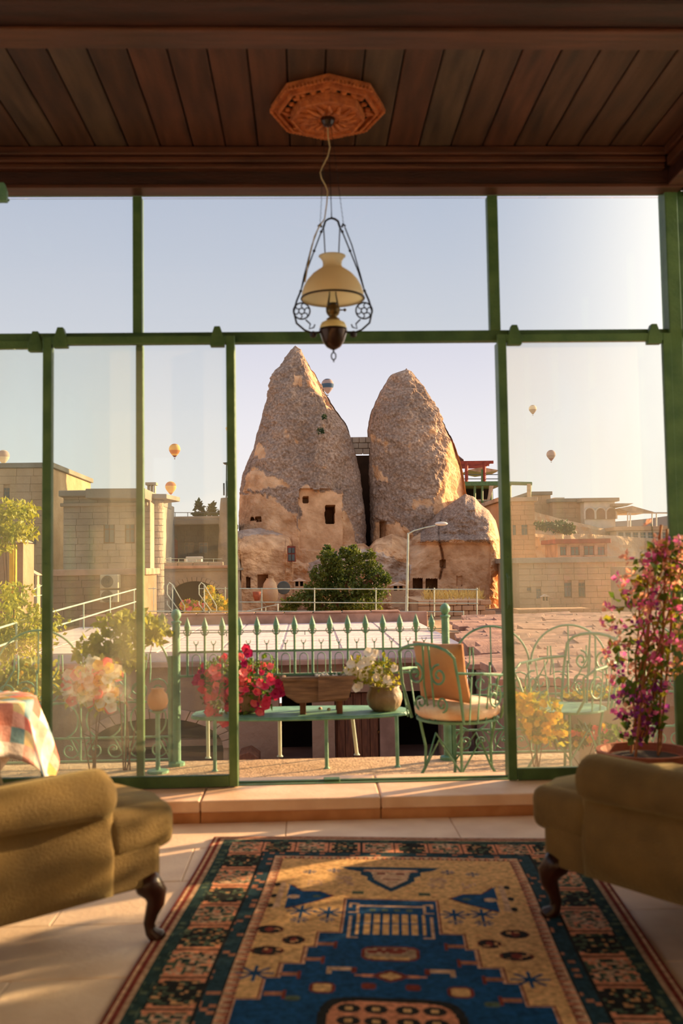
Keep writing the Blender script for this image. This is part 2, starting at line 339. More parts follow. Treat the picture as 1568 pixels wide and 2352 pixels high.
# window wall frames (y = YG): fixed frame
def member(name, p, x0, x1, z0, z1, y0=YG-.025, y1=YG+.03, m='green'): return obj(name, bx(x0, x1, y0, y1, z0, z1, .003), m, p)
w = struct('window_1', bx(XL, 1.93, YG-.02, YG+.035, 2.268, 2.322, .003), 'greendark')
member('top_rail', w, XL, 1.93, ZTOP-.004, ZTOP+.03, m='greendark')
for x0, x1 in ((-2.15, -2.09), (-.852, -.806), (.932, .985)): member('upper_mullion', w, x0, x1, 2.32, ZTOP-.02, m='green')
for a, c in ((XL, -2.15), (-2.09, -.852), (-.806, .932), (.985, 1.83)):
    obj('upper_pane', bx(a, c, YG+.005, YG+.011, 2.322, ZTOP-.02), 'glassU', w)
obj('corner_post', bx(1.83, 1.895, YG-.06, YG+.04, .098, ZTOP, .004), 'green', w)
member('corner_post', w, 1.90, 1.96, .098, ZTOP, YG-.03, YG+.06, 'greendark')
member('jamb', w, -2.7, -2.64, .098, 2.27)
member('mullion', w, -.846, -.81, .098, 2.27, YG+.03, YG+.065)
member('jamb', w, -.376, -.352, .098, 2.27, YG+.03, YG+.10, 'greendark')
member('jamb', w, .972, .998, .098, 2.27, YG+.02, YG+.09, 'greendark')
member('threshold', w, XL, 1.83, .094, .106, YG+.02, YG+.05, 'greendark')
member('floor_track', w, XL, 1.83, .098, .102, YG-.03, YG+.0)
obj('floor_latch', bx(.065, .145, YG+.0, YG+.06, .098, .113, .003), 'greendark', w)
# fixed lower panes behind
member('fixed_pane', w, -2.64, -.846, .106, 2.268, YG+.043, YG+.048, m='glassL')
# sliding sashes (front track)
def sash(n, x0, x1, z0, z1, y, g, sw=.043, bw=.055):
    s = struct(n, bx(x0, x0+sw, y-.016, y+.016, z0, z1, .003), 'green')
    obj('stile', bx(x1-sw, x1, y-.016, y+.016, z0, z1, .003), 'green', s)
    obj('bottom_rail', bx(x0+sw, x1-sw, y-.018, y+.018, z0, z0+bw, .003), 'greendark', s)
    obj('top_rail', bx(x0+sw, x1-sw, y-.018, y+.018, z1-.04, z1, .003), 'green', s)
    obj('pane', bx(x0+sw, x1-sw, y-.003, y+.003, z0+bw, z1-.04), g, s)
    for xx, sg in ((x0+.085, 1), (x1-.085, -1)):
        obj('roller_bracket', prism(nb(), [(xx-.035, z1-.055), (xx+.035, z1-.055), (xx+.035-.0*sg, z1-.02), (xx+sg*.0+.014, z1+.045), (xx-.014, z1+.045), (xx-.035, z1-.02)], y-.022, y+.022, axis='y', bevel=.003), 'green', s)
    for i in range(9): obj('screw', lathe(nb(), [(.004, 0), (.004, .003), (.0, .004)], 8), 'greendark', s).matrix_world = Matrix.Translation((x0+sw/2, y-.017, z0+.2+i*.22)) @ Matrix.Rotation(pi/2, 4, 'X')
    return s
sash('window_2', -1.283, -.346, .102, 2.295, YG-.048, 'glassL')
sash('window_3', -2.28, -1.245, .102, 2.285, YG-.010, 'glassL', sw=.03)
s4 = sash('window_4', .960, 1.835, .102, 2.292, YG-.048, 'glassR')
bm = nb(); tube(bm, [(.975, YG-.07, .93), (.975, YG-.10, .95), (.975, YG-.10, 1.08), (.975, YG-.07, 1.10)], .006, 8); obj('pull_handle', bm, 'greendark', s4)
# right glazed wall
w = struct('wall_right', bx(XRW, XRW+.07, -3.1, YG-.03, -.05, .40), 'sill')
gw = struct('window_5', bx(XRW+.005, XRW+.055, -3.1, YG-.03, .40, .45), 'greendark')
for z in (2.27, ZTOP-.03): obj('rail', bx(XRW+.005, XRW+.055, -3.1, YG-.03, z, z+.05), 'greendark', gw)
for i in range(8):
    yy = YG-.9-i*.98
    obj('post', bx(XRW, XRW+.06, yy, yy+.05, .45, ZTOP), 'green', gw)
obj('pane', bx(XRW+.028, XRW+.034, -3.1, YG-.03, .45, ZTOP), 'glassU', gw)
# wall bracket top left
p = aty(8, 450, 4.55)
t = thing('curtain_bracket', 'small green metal bracket at the top left corner under the beam', 'bracket', (p.x, 4.55, p.z-.03))
bm = nb(); prism(bm, [(-.10, .09), (.005, .09), (.018, .05), (.018, 0), (-.06, 0), (-.10, .03)], -.015, .015, axis='y', bevel=.004); obj('plate', bm, 'iron', t, local=True)
bm = nb(); tube(bm, [(-.05, .0, .06), (-.05, .24, .1)], .008); obj('arm', bm, 'iron', t, local=True)

# ================================================================ ROSETTE + LAMP
rc = atz(752, 240, ZC); RX = rc.x; RY = rc.y
t = thing('ceiling_rosette', 'octagonal carved orange wooden rosette on the plank ceiling', 'rosette', (RX, RY, ZC))
def ngon(r, n=8, a=0): return [(r*cos(a+2*pi*i/n)*.96, r*1.1*sin(a+2*pi*i/n)) for i in range(n)]
obj('backplate', prism(nb(), ngon(.262), -.028, -.001, bevel=.004), 'rosette', t, local=True)
bm = nb()
for i in range(8):
    p0 = Vector(ngon(.262)[i]); p1 = Vector(ngon(.262)[(i+1) % 8])
    for k in range(11):
        q = p0.lerp(p1, (k+.5)/11); lathe(bm, [(0, -.008), (.0085, -.006), (.0085, .006), (0, .008)], 8, (q.x, q.y, -.03))
obj('scalloped_edge', bm, 'rosette', t, local=True)
bm = nb()
for r0, r1, z in ((.235, .222, -.046), (.172, .160, -.075)):
    A = ngon(r0); B = ngon(r1)
    for i in range(8): 
        j = (i+1) % 8; prism(bm, [A[i], A[j], B[j], B[i]], z, -.02)
obj('octagon_rib', bm, 'rosette', t, local=True)
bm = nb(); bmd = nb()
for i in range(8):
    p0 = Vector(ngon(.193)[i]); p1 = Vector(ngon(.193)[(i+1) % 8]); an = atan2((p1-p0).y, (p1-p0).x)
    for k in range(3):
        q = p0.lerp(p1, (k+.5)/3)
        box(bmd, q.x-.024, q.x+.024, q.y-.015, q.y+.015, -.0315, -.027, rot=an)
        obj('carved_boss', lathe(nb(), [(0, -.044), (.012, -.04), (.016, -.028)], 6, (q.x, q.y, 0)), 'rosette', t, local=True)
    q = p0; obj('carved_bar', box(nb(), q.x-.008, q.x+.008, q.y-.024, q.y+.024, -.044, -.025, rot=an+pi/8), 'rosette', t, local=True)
obj('slot_shade', bmd, 'shadow', t, local=True)  # thin dark blocks paint the shade inside pierced slots
bm = nb(); prism(bm, ngon(.168), -.066, -.02)
for i in range(16):
    a = 2*pi*i/16; tube(bm, [(.05*cos(a), .05*sin(a), -.07), (.09*cos(a+.12), .09*sin(a+.12), -.074), (.135*cos(a), .135*sin(a), -.068)], [.006, .011, .004], 6)
obj('centre_flower', bm, 'rosette', t, local=True)
bm = nb(); lathe(bm, [(.0, -.10), (.022, -.095), (.03, -.08), (.035, -.055)], 12); obj('ceiling_hook', bm, 'darkwood', t, local=True)

LP = aty(764, 690, RY); LX = LP.x; LY = RY
zz = lambda py: aty(764, py, LY).z
xx = lambda px, py=690: aty(px, py, LY).x-LX
t = thing('oil_lamp', 'old hanging oil lamp with milky cream shade and dark metal scroll arms', 'lamp', (LX, LY, 2.06))
def L_(bm, name, m, **k):
    bm.transform(Matrix.Translation((LX, LY, 0))); return obj(name, bm, m, t, **k)
zr = zz(686); zn = zz(608)
prof = [(.134, zr-.004), (.137, zr), (.136, zr+.022), (.128, zr+.05), (.112, zr+.08), (.088, zr+.108), (.064, zr+.126), (.046, zr+.138), (.041, zr+.150), (.043, zr+.168), (.053, zr+.184), (.060, zr+.19)]
pin = [(r-.004, z) for r, z in prof][::-1]
bm = nb(); rings = []
lathe(bm, [(r, z) for r, z in prof+pin+[prof[0]]], 40)
for f in [f for f in bm.faces if len(f.verts) > 4]: bm.faces.remove(f)
L_(bm, 'lamp_shade', 'milk', smooth=True)
bm = nb(); tube(bm, [(.138*cos(a), .138*sin(a), zr) for a in np.linspace(0, 2*pi, 40, endpoint=False)], .004, 6, closed=True); L_(bm, 'shade_ring', 'blackiron')
bm = nb(); lathe(bm, [(.020, zz(712)), (.026, zz(700)), (.017, zz(676)), (.015, zz(600))], 20)
for f in [f for f in bm.faces if len(f.verts) > 4]: bm.faces.remove(f)
L_(bm, 'glass_chimney', 'glassU', smooth=True)
bm = nb(); lathe(bm, [(.0, zz(734)), (.03, zz(733)), (.016, zz(728)), (.026, zz(722)), (.031, zz(716)), (.031, zz(707)), (.024, zz(702)), (.022, zz(697)), (0, zz(697))], 20); tube(bm, [(0.02, 0, zz(712)), (.05, 0, zz(712))], .003); lathe(bm, [(0, -.009), (.009, 0), (0, .009)], 8, (.052, 0, zz(712))); L_(bm, 'burner', 'brass', smooth=True)
bm = nb(); lathe(bm, [(.058, zz(758)), (.059, zz(750)), (.052, zz(742)), (.030, zz(736)), (0, zz(734))], 28); L_(bm, 'oil_font', 'font', smooth=True)
bm = nb(); lathe(bm, [(0, zz(804)), (.01, zz(803)), (.030, zz(797)), (.046, zz(786)), (.055, zz(772)), (.062, zz(762)), (.062, zz(756))], 28); L_(bm, 'font_cup', 'fontdark', smooth=True)
bm = nb(); tube(bm, [(0, 0, zz(803)), (0, 0, zz(810))], .004); c0 = zz(818); tube(bm, [(.010*cos(a), 0, c0+.016*sin(a)) for a in np.linspace(0, 2*pi, 14, endpoint=False)], .003, 6, closed=True); tube(bm, [(0, 0, zz(826)), (0, 0, zz(832))], .003); L_(bm, 'finial_ring', 'blackiron')
for s in (-1, 1):
    bm = nb()
    cx = s*.137; cz = zz(714)
    tube(bm, arc(cx, cz, .036, 0, 2*pi, 24)[:-1], .0035, 6, closed=True)
    tube(bm, arc(cx, cz, .013, 0, 2*pi, 12)[:-1], .003, 6, closed=True)
    for k in range(6):
        a = k*pi/3+.3; tube(bm, [(cx+.013*cos(a), 0, cz+.013*sin(a)), (cx+.025*cos(a+.3), 0, cz+.025*sin(a+.3)), (cx+.036*cos(a), 0, cz+.036*sin(a))], .003, 5)
    tube(bm, [(s*.140, 0, zz(668)), (s*.158, 0, zz(690)), (s*.172, 0, zz(715)), (s*.160, 0, zz(742)), (s*.125, 0, zz(758)), (s*.085, 0, zz(766)), (s*.058, 0, zz(762))], .0045, 6)
    tube(bm, [(s*.12, 0, zz(734)), (s*.10, 0, zz(744)), (s*.105, 0, zz(755)), (s*.085, 0, zz(752)), (s*.08, 0, zz(745))], .0035, 6)
    lathe(bm, [(0, -.016), (.014, -.01), (.016, .004), (.006, .014), (0, .016)], 10, (s*.088, 0, zz(768)))
    L_(bm, 'scroll_arm', 'blackiron')
    bm = nb(); X1 = s*.046; zt = zz(522)
    tube(bm, [(s*.140, 0, zz(668)), (s*.113, 0, zz(622)), (s*.079, 0, zz(576)), (s*.046, 0, zz(532)), (s*.036, 0, zt)], .0032, 6)
    tube(bm, [(s*.140, 0, zz(668)), (s*.125, .02, zz(630)), (s*.088, .015, zz(560)), (s*.058, 0, zz(522))], .0028, 6)
    tube(bm, [(s*.030, .03, zz(582)), (s*.034, .0, zz(540)), (s*.036, 0, zt)], .0028, 6)
    tube(bm, [(s*.036, 0, zt), (s*.028, 0, zz(508)), (s*.014, 0, zz(503)), (0, 0, zz(501))], .005, 6)
    for px_, zp in ((.079, 576), (.140, 668), (.046, 532)): lathe(bm, [(0, -.009), (.008, 0), (0, .009)], 8, (s*px_, 0, zz(zp)))
    tube(bm, [(s*.06, 0, zz(520)), (s*.050, 0, zz(514)), (s*.045, 0, zz(522))], .005, 6)
    L_(bm, 'suspension_rod', 'blackiron')
    bm = nb(); K = 46; pA = Vector((s*.052, 0, zz(518))); pB = Vector((RX-LX+s*.012, 0, ZC-.09))
    for k in range(K):
        q = pA.lerp(pB, (k+.5)/K); h = (pB-pA).length/K*.62
        tube(bm, [(q.x, q.y, q.z-h), (q.x+(.003 if k % 2 else 0), q.y+(0 if k % 2 else .003), q.z), (q.x, q.y, q.z+h)], .0014, 4)
    L_(bm, 'chain', 'blackiron')
bm = nb(); tube(bm, [(0, 0, zz(501)), (0, 0, zz(485)), (RX-LX, 0, ZC-.09)], [.003, .002, .002], 5); L_(bm, 'centre_rod', 'blackiron')
cp = [(752, 300), (753, 322), (757, 345), (752, 366), (741, 384), (735, 398), (738, 412), (747, 428), (752, 442), (750, 470), (745, 505), (733, 522), (722, 545), (712, 585), (700, 650)]
P = [aty(a, b_, LY)-Vector((LX, LY, 0)) for a, b_ in cp]
for i, q in enumerate(P): q.y = -.012 if i > 3 else -.03
bm = nb(); tube(bm, P, .0028, 6); L_(bm, 'power_cord', 'cord')

# ================================================================ RUG
RUGO = np.array([-.412, 4.335]); RU = np.array([.9975, -.105]); RV = np.array([-.0702, -.9975])
RW = 1.51; RL = 2.75
nu = 302; nv = 550
u = (np.arange(nu)+.5)/nu*RW; v = (np.arange(nv)+.5)/nv*RL; Uq, Vq = np.meshgrid(u, v)
def C(c): return np.array(lin(c)[:3])
CREAM = C((222, 176, 122)); BLUE = C((24, 78, 126)); TEAL = C((40, 66, 66)); PINK = C((206, 146, 112)); DARK = C((38, 42, 40)); RED = C((120, 58, 48)); PALE = C((196, 170, 140)); GRN = C((84, 104, 84))
img = np.zeros((nv, nu, 3)); img[:] = TEAL
Us = np.minimum(Uq, RW-Uq); Vs = np.minimum(Vq, RL-Vq); E_ = np.minimum(Us, Vs*1.0)
def noiseg(s, seed):
    r = np.random.RandomState(seed); a = r.rand(int(RL/s)+2, int(RW/s)+2); return a[(Vq/s).astype(int), (Uq/s).astype(int)]
n1 = noiseg(.012, 1); n2 = noiseg(.02, 2)
def put(mask, c): img[mask] = c
put(E_ < .035, RED); put((E_ > .012) & (E_ < .022), PALE); put((E_ > .035) & (E_ < .05), PALE*.8); put((E_ > .05) & (E_ < .09), TEAL)
put((E_ > .055) & (E_ < .085) & (n2 > .8), GRN)
band = (E_ >= .09) & (E_ < .23)
side = Us < Vs
tpos = np.where(side, (Vq-.05)/.2, (Uq-.087)/.1345); ti = np.floor(tpos).astype(int); tf = tpos-ti
depthb = (E_-.09)/.14
lightc = (ti % 2 == 0)
base = np.where(lightc[..., None], GRN*.9+.0, DARK)
img[band] = base[band]
m = band & lightc & (n1 > .45); put(m, PALE*.95); m = band & lightc & (n1 > .8); put(m, PINK)
m = band & lightc & (n1 < .12); put(m, TEAL*.8)
m = band & ~lightc & (n1 > .7); put(m, GRN); m = band & ~lightc & (n1 > .9); put(m, CREAM*.7)
edgew = np.where(side, .09, .11)
sepm = band & ((tf < edgew) | (tf > 1-edgew)) & (depthb > .08) & (depthb < .92); put(sepm, PINK)
sepm = band & ((tf < edgew*2) | (tf > 1-edgew*2)) & (((depthb > .05) & (depthb < .16)) | ((depthb > .84) & (depthb < .95))); put(sepm, PINK)
m = band & ((tf < .02) | (tf > .98)); put(m, DARK)
put((E_ >= .225) & (E_ < .235), DARK)
m = (E_ >= .235) & (E_ < .285); put(m, TEAL*.85+BLUE*.15); put(m & (n2 > .86), PINK*.7)
m = (E_ >= .285) & (E_ < .32); zz_ = ((np.where(side, Vq, Uq)*28) % 1); put(m, RED*.8+DARK*.2); put(m & (np.abs(zz_-.5) < (.32-E_)/.035*.5), PALE); put(m & (np.abs(((zz_+.5) % 1)-.5) < .12), PINK)
put((E_ >= .28) & (E_ < .287), DARK)
fld = E_ >= .32; put(fld, CREAM)
put(fld & (n1 > .97), CREAM*.85)
Um = np.minimum(Uq, RW-.04-Uq+.0)   # field centred on u=.735
Uc = np.abs(Uq-.735); Vv = Vq-.02
def inpoly(X, Y, poly):
    r = np.zeros(X.shape, bool); n = len(poly)
    for i in range(n):
        x1, y1 = poly[i]; x2, y2 = poly[(i+1) % n]
        c = ((y1 > Y) != (y2 > Y)); xi = (x2-x1)*(Y-y1)/((y2-y1) if y2 != y1 else 1e-9)+x1; r ^= c & (X < xi)
    return r
def sym(poly, c): put(inpoly(Uc, Vv, poly), c)
def S(pts): return [(.735-a, b) for a, b in pts]
# stepped medallion
step = [(.735, .77), (.585, .77), (.585, 1.08), (.515, 1.08), (.515, 1.20), (.488, 1.20), (.488, 1.33), (.428, 1.33), (.428, 1.43), (.392, 1.43), (.392, 1.57), (.325, 1.57), (.325, 2.25), (.735, 2.25)]
st_o = [(a-.012 if a < .73 else a, b-.012 if b < 2 else b+.012) for a, b in step]
st_m = [(a-.006 if a < .73 else a, b-.006 if b < 2 else b+.006) for a, b in step]
sym(S(st_o), RED*.9); sym(S(st_m), PALE*.7+PINK*.3); sym(S(step), BLUE)
med = inpoly(Uc, Vv, S(step)); put(med & (noiseg(.05, 5) > .6), BLUE*.85); 
def rect(uc0, uc1, v0, v1, c): put((Uc >= uc0) & (Uc < uc1) & (Vv >= v0) & (Vv < v1), c)
# comb
rect(0, .105, .825, .838, PALE)
for k, w_ in ((.015, .008), (.045, .009), (.075, .009), (.105, .007)): rect(k-w_, k+w_, .91, .99, CREAM); rect(k-w_, k+w_, 1.0, 1.09, CREAM)
rect(.105, .115, .81, .90, PALE); rect(.115, .14, .805, .818, PALE); rect(.13, .14, .81, .85, PALE); rect(.115, .14, .89, .90, PALE)
rect(.125, .133, .93, 1.12, PALE); rect(.10, .133, 1.11, 1.12, PALE)
for k in (.02, .06): rect(k-.008, k+.008, .86, .88, GRN)
# hooks on steps
for (a, b_) in ((.22, 1.17), (.25, 1.29), (.31, 1.40), (.34, 1.53)): rect(a-.05, a, b_-.012, b_+.014, PINK*.6); rect(a-.062, a-.048, b_-.02, b_+.035, RED)
# cartouches
def ell(uc, vc, ru, rv, c, p=2): put((np.abs((Uc-uc)/ru)**p+np.abs((Vv-vc)/rv)**p) < 1, c)
ell(0, 1.24, .085, .055, RED, 4); ell(0, 1.24, .076, .045, PALE*.6+GRN*.3, 4); put((np.abs(Uc) < .07) & (np.abs(Vv-1.275) < .012) & (n1 > .3), CREAM); put((Uc < .07) & (np.abs(Vv-1.22) < .02) & (n1 > .5), RED)
ell(0, 1.40, .10, .012, PINK); ell(0, 1.40, .05, .04, RED, 1.2); ell(0, 1.40, .03, .025, CREAM, 1.2)
rect(.10, .18, 1.345, 1.368, PALE); rect(.165, .18, 1.345, 1.395, PALE*.9); rect(.095, .108, 1.345, 1.385, RED)
ell(.185, 1.49, .035, .035, RED, 3); ell(.185, 1.49, .027, .027, CREAM, 3)
ell(.06, 1.47, .02, .02, RED, 3); ell(.26, 1.56, .02, .016, GRN, 3)
ell(0, 1.76, .19, .22, DARK, 5); ell(0, 1.76, .165, .195, PINK, 5); 
for a in (0.03, .10):
    for b_ in (1.61, 1.68, 1.76): ell(a+.01, b_, .028, .024, DARK, 3); ell(a+.01, b_, .012, .009, CREAM, 3)
# top motif
sym([(0, .40), (.19, .40), (.15, .44), (.11, .46), (.11, .50), (.085, .52), (.085, .56), (.06, .60), (0, .685)], TEAL*.6+BLUE*.4)
sym([(0, .43), (.10, .43), (.07, .47), (.06, .55), (0, .64)], PALE); rect(.02, .05, .47, .49, RED); rect(0, .03, .54, .55, RED); rect(0, .1, .445, .455, PINK)
# pennants
def pen(tip, v, c, g=0): sym([(.735-.372+g, v-.125+g*1.5), (.735-.382+g*.5, v+.125-g*1.5), (.25, v+.05-g), (.205+g*2, v), (.25, v-.045+g), (.31, v-.045+g)], c)
sym([(.378, .585), (.395, .60), (.395, .87), (.372, .855)], PALE); pen(0, .74, RED*.8, -.006); pen(0, .74, BLUE)
ell(.335, .75, .022, .018, PALE, 3); ell(.255, .745, .014, .012, GRN, 2)
for b_ in (.62, .74, .84): ell(.405, b_, .01, .018, DARK, 3)
# rosette stars
def star(uc, vc, r, c):
    a = np.arctan2(Vv-vc, Uc-uc); d = np.hypot(Uc-uc, Vv-vc); put(d < r*(.55+.45*np.cos(8*a)), c)
for a, b_, r_ in ((.295, .89, .05), (.205, .90, .05), (.38, 1.40, .058), (.30, .47, .03), (.21, .45, .03), (.295, .97, .035), (.205, .965, .03)): star(a, b_, r_, BLUE*.9+DARK*.1)
for a, b_, r_ in ((.38, 1.06, .045), (.295, 1.145, .035), (.365, 1.235, .05)):
    ell(a, b_, r_, .036, RED*.7, 2); ell(a, b_, r_*.85, .030, DARK, 2.6); ell(a, b_, r_*.35, .018, RED, 2); put((np.abs(Uc-a) < r_*.8) & (np.abs(Vv-b_) < .02) & (n1 > .8), CREAM*.8)
for a, b_ in ((.27, .60), (.16, .60), (.17, .545)): 
    m = (np.abs(Uc-a) < .03) & (np.abs(Vv-b_) < .03) & (n1 > .5); put(m, PALE*.75+PINK*.1)
ell(.115, .70, .022, .015, GRN*.7+DARK*.3, 4)
# mesh (mirror the far half border by construction); knots as quads
gu = np.linspace(0, RW, nu+1); gv = np.linspace(0, RL, nv+1); GU, GV = np.meshgrid(gu, gv)
X = RUGO[0]+RU[0]*GU+RV[0]*GV+.006*np.sin(GV*3.1); Y = RUGO[1]+RU[1]*GU+RV[1]*GV+.01*np.sin(GU*4)
Zt = .010+.0012*np.sin(GU*9)*np.sin(GV*7)
top = np.stack([X, Y, Zt], -1).reshape(-1, 3); i0 = (np.arange(nv)[:, None]*(nu+1)+np.arange(nu)[None, :]).ravel()
Fq = np.stack([i0, i0+nu+1, i0+nu+2, i0+1], 1)
img = np.clip(img*np.array([1.5, 1.32, 1.3]), 0, .95)
cols = np.concatenate([img.reshape(-1, 3), np.ones((nv*nu, 1))], 1)
t = thing('oriental_rug', 'hand-knotted oriental rug with stepped blue medallion and teal border', 'rug', (RUGO[0]+RU[0]*.75, RUGO[1]-1.3, 0))
pyd('pile', top, Fq, 'rug', t, cols=('FACE', cols))
rim = np.concatenate([np.arange(nu+1), (np.arange(1, nv+1))*(nu+1)+nu, nv*(nu+1)+np.arange(nu)[::-1], (np.arange(1, nv)[::-1])*(nu+1)])
tv = top[rim]; bv = tv.copy(); bv[:, 2] = .001; n = len(rim); a = np.arange(n); b_ = (a+1) % n
pyd('bound_edge', np.concatenate([tv, bv]), np.stack([a, b_, b_+n, a+n], 1), 'fringe', t)
V = []; Fc = []
for i in range(420):
    uu = RW*i/420; wob = random.uniform(-.012, .012); ln = random.uniform(.012, .03)
    q = RUGO+RU*uu-RV*0; e = q-RV*ln+RU*wob; k = len(V); V += [(q[0]-.0015, q[1], .008), (q[0]+.0018, q[1], .008), (e[0]+.001, e[1], .002), (e[0]-.001, e[1], .002)]; Fc.append([k, k+1, k+2, k+3])
pyd('fringe', V, Fc, 'fringe', t, kind='stuff')

# ================================================================ ARMCHAIRS
def armchair(label, x, y, rot, mirror=1):
    t = thing('armchair', label, 'armchair', (x, y, 0), rot, 'pair of olive armchairs facing each other')
    def P_(bm, n, m, par=None, **k): return obj(n, bm, m, par or t, local=True, **k)
    def rbox(x0, x1, y0, y1, z0, z1, b): return bx(x0, x1, y0, y1, z0, z1, b, seg=4)
    # seat rail
    bm = prism(nb(), [(-.36, -.29), (.345, -.35), (.37, -.33), (.38, 0), (.37, .33), (.345, .35), (-.36, .29)], .172, .30, bevel=.012, seg=3); P_(bm, 'seat_rail', 'velvet', smooth=False)
    # seat cushion (T shape)
    bm = nb(); pts = [(-.26, -.235), (.155, -.245), (.165, -.35), (.42, -.355), (.445, -.2), (.45, 0), (.445, .2), (.42, .355), (.165, .35), (.155, .245), (-.26, .235)]
    prism(bm, pts, .275, .415, bevel=.045, seg=5)
    for v in bm.verts:
        if v.co.z > .37: v.co.z += .025*max(0, 1-((v.co.x-.05)/.4)**2)*max(0, 1-(v.co.y/.36)**2)
    cu = P_(bm, 'seat_cushion', 'velvet', smooth=True)
    # arms
    for s in (-1, 1):
        bm = nb(); K = 22; rings = []
        for i in range(K):
            f = i/(K-1); xx_ = -.42+.59*f; fr = max(0, (f-.93)/.07); shrink = 1-.45*fr**2
            yo = .292+.05*f  # outer face
            r = (.062+.018*f)*(1-.32*fr**2); zc = .482+.0*f; yc = yo+.002+.008*f
            bul = .034*max(0, sin(pi*min(1, (f-.6)/.45))) if f > .6 else 0
            prof = []
            prof.append((yo-.095, .175)); prof.append((yo-.10, .36)); 
            for k in range(13):
                a = pi*1.12-(pi*1.40)*k/12 - 0.0; prof.append((yc-.012+r*cos(a), zc+r*sin(a)))
            prof.append((yo+.0, zc-r*.95)); prof.append((yo-.004+bul*.3, .37)); prof.append((yo+bul*.6, .29)); prof.append((yo+.002, .175))
            xo = xx_-.02*(1 if f > .97 else 0)
            cy = yo-.03; cz = .38
            pr = [(cy+(p-cy)*(1-.12*fr**2), q if fr < .01 else cz+(q-cz)*(1-.06*fr**2) if q > .18 else q) for p, q in prof]
            rings.append([bm.verts.new((xx_+ (bul*1.5 if q < zc-r*.9 else 0), s*p, q)) for p, q in pr])
        for A, B in zip(rings, rings[1:]):
            for k in range(len(A)): bm.faces.new((A[k], A[(k+1) % len(A)], B[(k+1) % len(A)], B[k]))
        bm.faces.new(rings[0]); bm.faces.new(rings[-1])
        ar = P_(bm, 'arm', 'velvet', smooth=True)
        r = rings = None
    # backrest with wings
    bm = nb(); K = 16
    prism(bm, [(-.31, -.30), (-.44, -.33), (-.47, -.2), (-.48, 0), (-.47, .2), (-.44, .33), (-.31, .30), (-.29, 0)], .175, .92, bevel=.035, seg=4)
    for v in bm.verts: v.co.x -= max(0, v.co.z-.3)*.22
    P_(bm, 'backrest', 'velvet', smooth=True)
    bm = nb()
    bmesh.ops.create_uvsphere(bm, u_segments=24, v_segments=14, radius=1)
    for v in bm.verts:
        c = v.co; c.x = math.copysign(abs(c.x)**.7, c.x)*.085; c.y = math.copysign(abs(c.y)**.55, c.y)*.22; c.z = math.copysign(abs(c.z)**.6, c.z)*.185
    bm.transform(Matrix.Translation((-.27, 0, .61)) @ Matrix.Rotation(-.22, 4, 'Y')); P_(bm, 'back_pillow', 'velvet2', smooth=True)
    # cabriole legs
    for sx_, sy_ in ((1, -1), (1, 1)):
        bm = nb(); px_ = .32; py_ = .315*sy_; o = Vector((.7, .7*sy_, 0)).normalized()
        spn = [(0, .20, .042), (.012, .17, .043), (.034, .145, .037), (.034, .115, .028), (.022, .085, .021), (.014, .055, .018), (.020, .03, .020), (.04, .014, .027), (.048, .004, .024)]
        tube(bm, [(px_+o.x*a, py_+o.y*a, z) for a, z, r in spn], [r for *_, r in spn], 12); 
        P_(bm, 'leg', 'darkwood', smooth=True)
    for sy_ in (-1, 1):
        bm = nb(); tube(bm, [(-.36, .25*sy_, .2), (-.38, .25*sy_, .1), (-.44, .26*sy_, .0)], [.026, .022, .018], 8); P_(bm, 'leg', 'darkwood', smooth=True)
    bm = prism(nb(), [(.335, -.30), (.362, -.28), (.375, 0), (.362, .28), (.335, .30), (-.34, .25), (-.34, -.25)], .158, .174, bevel=.004); P_(bm, 'frame_board', 'darkwood')
    return t
def chair_at(label, foot, rot, side):
    l = Vector((.36, side*.35, 0)); l.rotate(Matrix.Rotation(rot, 3, 'Z')); return armchair(label, foot[0]-l.x, foot[1]-l.y, rot)
q = atz(372, 2160, 0); chair_at('olive velvet armchair left of the rug with sun streaks on its side', (q.x, q.y), radians(46), -1)
chair_at('shaded olive velvet armchair right of the rug beside the pink flowering plant', tuple(atz(1250, 2108, 0))[:2], radians(120), 1)

# ================================================================ SIDE TABLE WITH PATCHWORK CLOTH
tx, ty = -1.41, 4.06
t = thing('side_table', 'round pedestal table under the patchwork cloth in left corner', 'table', (tx, ty, 0))
bm = nb(); lathe(bm, [(.30, .60), (.305, .615), (.30, .63)], 28); obj('tabletop', bm, 'darkwood', t, local=True)
bm = nb(); lathe(bm, [(.18, 0), (.17, .03), (.04, .06), (.03, .3), (.045, .5), (.08, .60)], 16); obj('pedestal', bm, 'darkwood', t, local=True)
n = 48; V = []; cl = []; Sz = .50
pal = [(240, 226, 206), (222, 120, 104), (236, 208, 150), (126, 164, 172), (240, 176, 160), (190, 168, 96), (246, 238, 226), (226, 146, 126), (240, 226, 214), (240, 204, 184), (244, 232, 220)]
rr = random.Random(4); pc = [[rr.choice(pal) for _ in range(16)] for _ in range(16)]
for j in range(n+1):
    for i in range(n+1):
        a = (i/n*2-1)*Sz; b_ = (j/n*2-1)*Sz; ro = radians(38); X_ = a*cos(ro)-b_*sin(ro); Y_ = a*sin(ro)+b_*cos(ro); d = sqrt(X_*X_+Y_*Y_); ang = atan2(Y_, X_)
        if d > .31:
            ex = d-.31; dx = .31+.28*ex+.018*sin(ang*11)*min(1, ex*6); z = .640-ex*.93
            X_ *= dx/d; Y_ *= dx/d
        else: z = .640
        z += .004*sin(a*23)*sin(b_*19)
        V.append((tx+X_, ty+Y_, z)); cl.append(lin(pc[int(j/(n+1)*16)][int(i/(n+1)*16)]))
Fc = [[j*(n+1)+i, j*(n+1)+i+1, (j+1)*(n+1)+i+1, (j+1)*(n+1)+i] for j in range(n) for i in range(n)]
fc = [lin(pc[int(j/n*16)][int(i/n*16)]) for j in range(n) for i in range(n)]
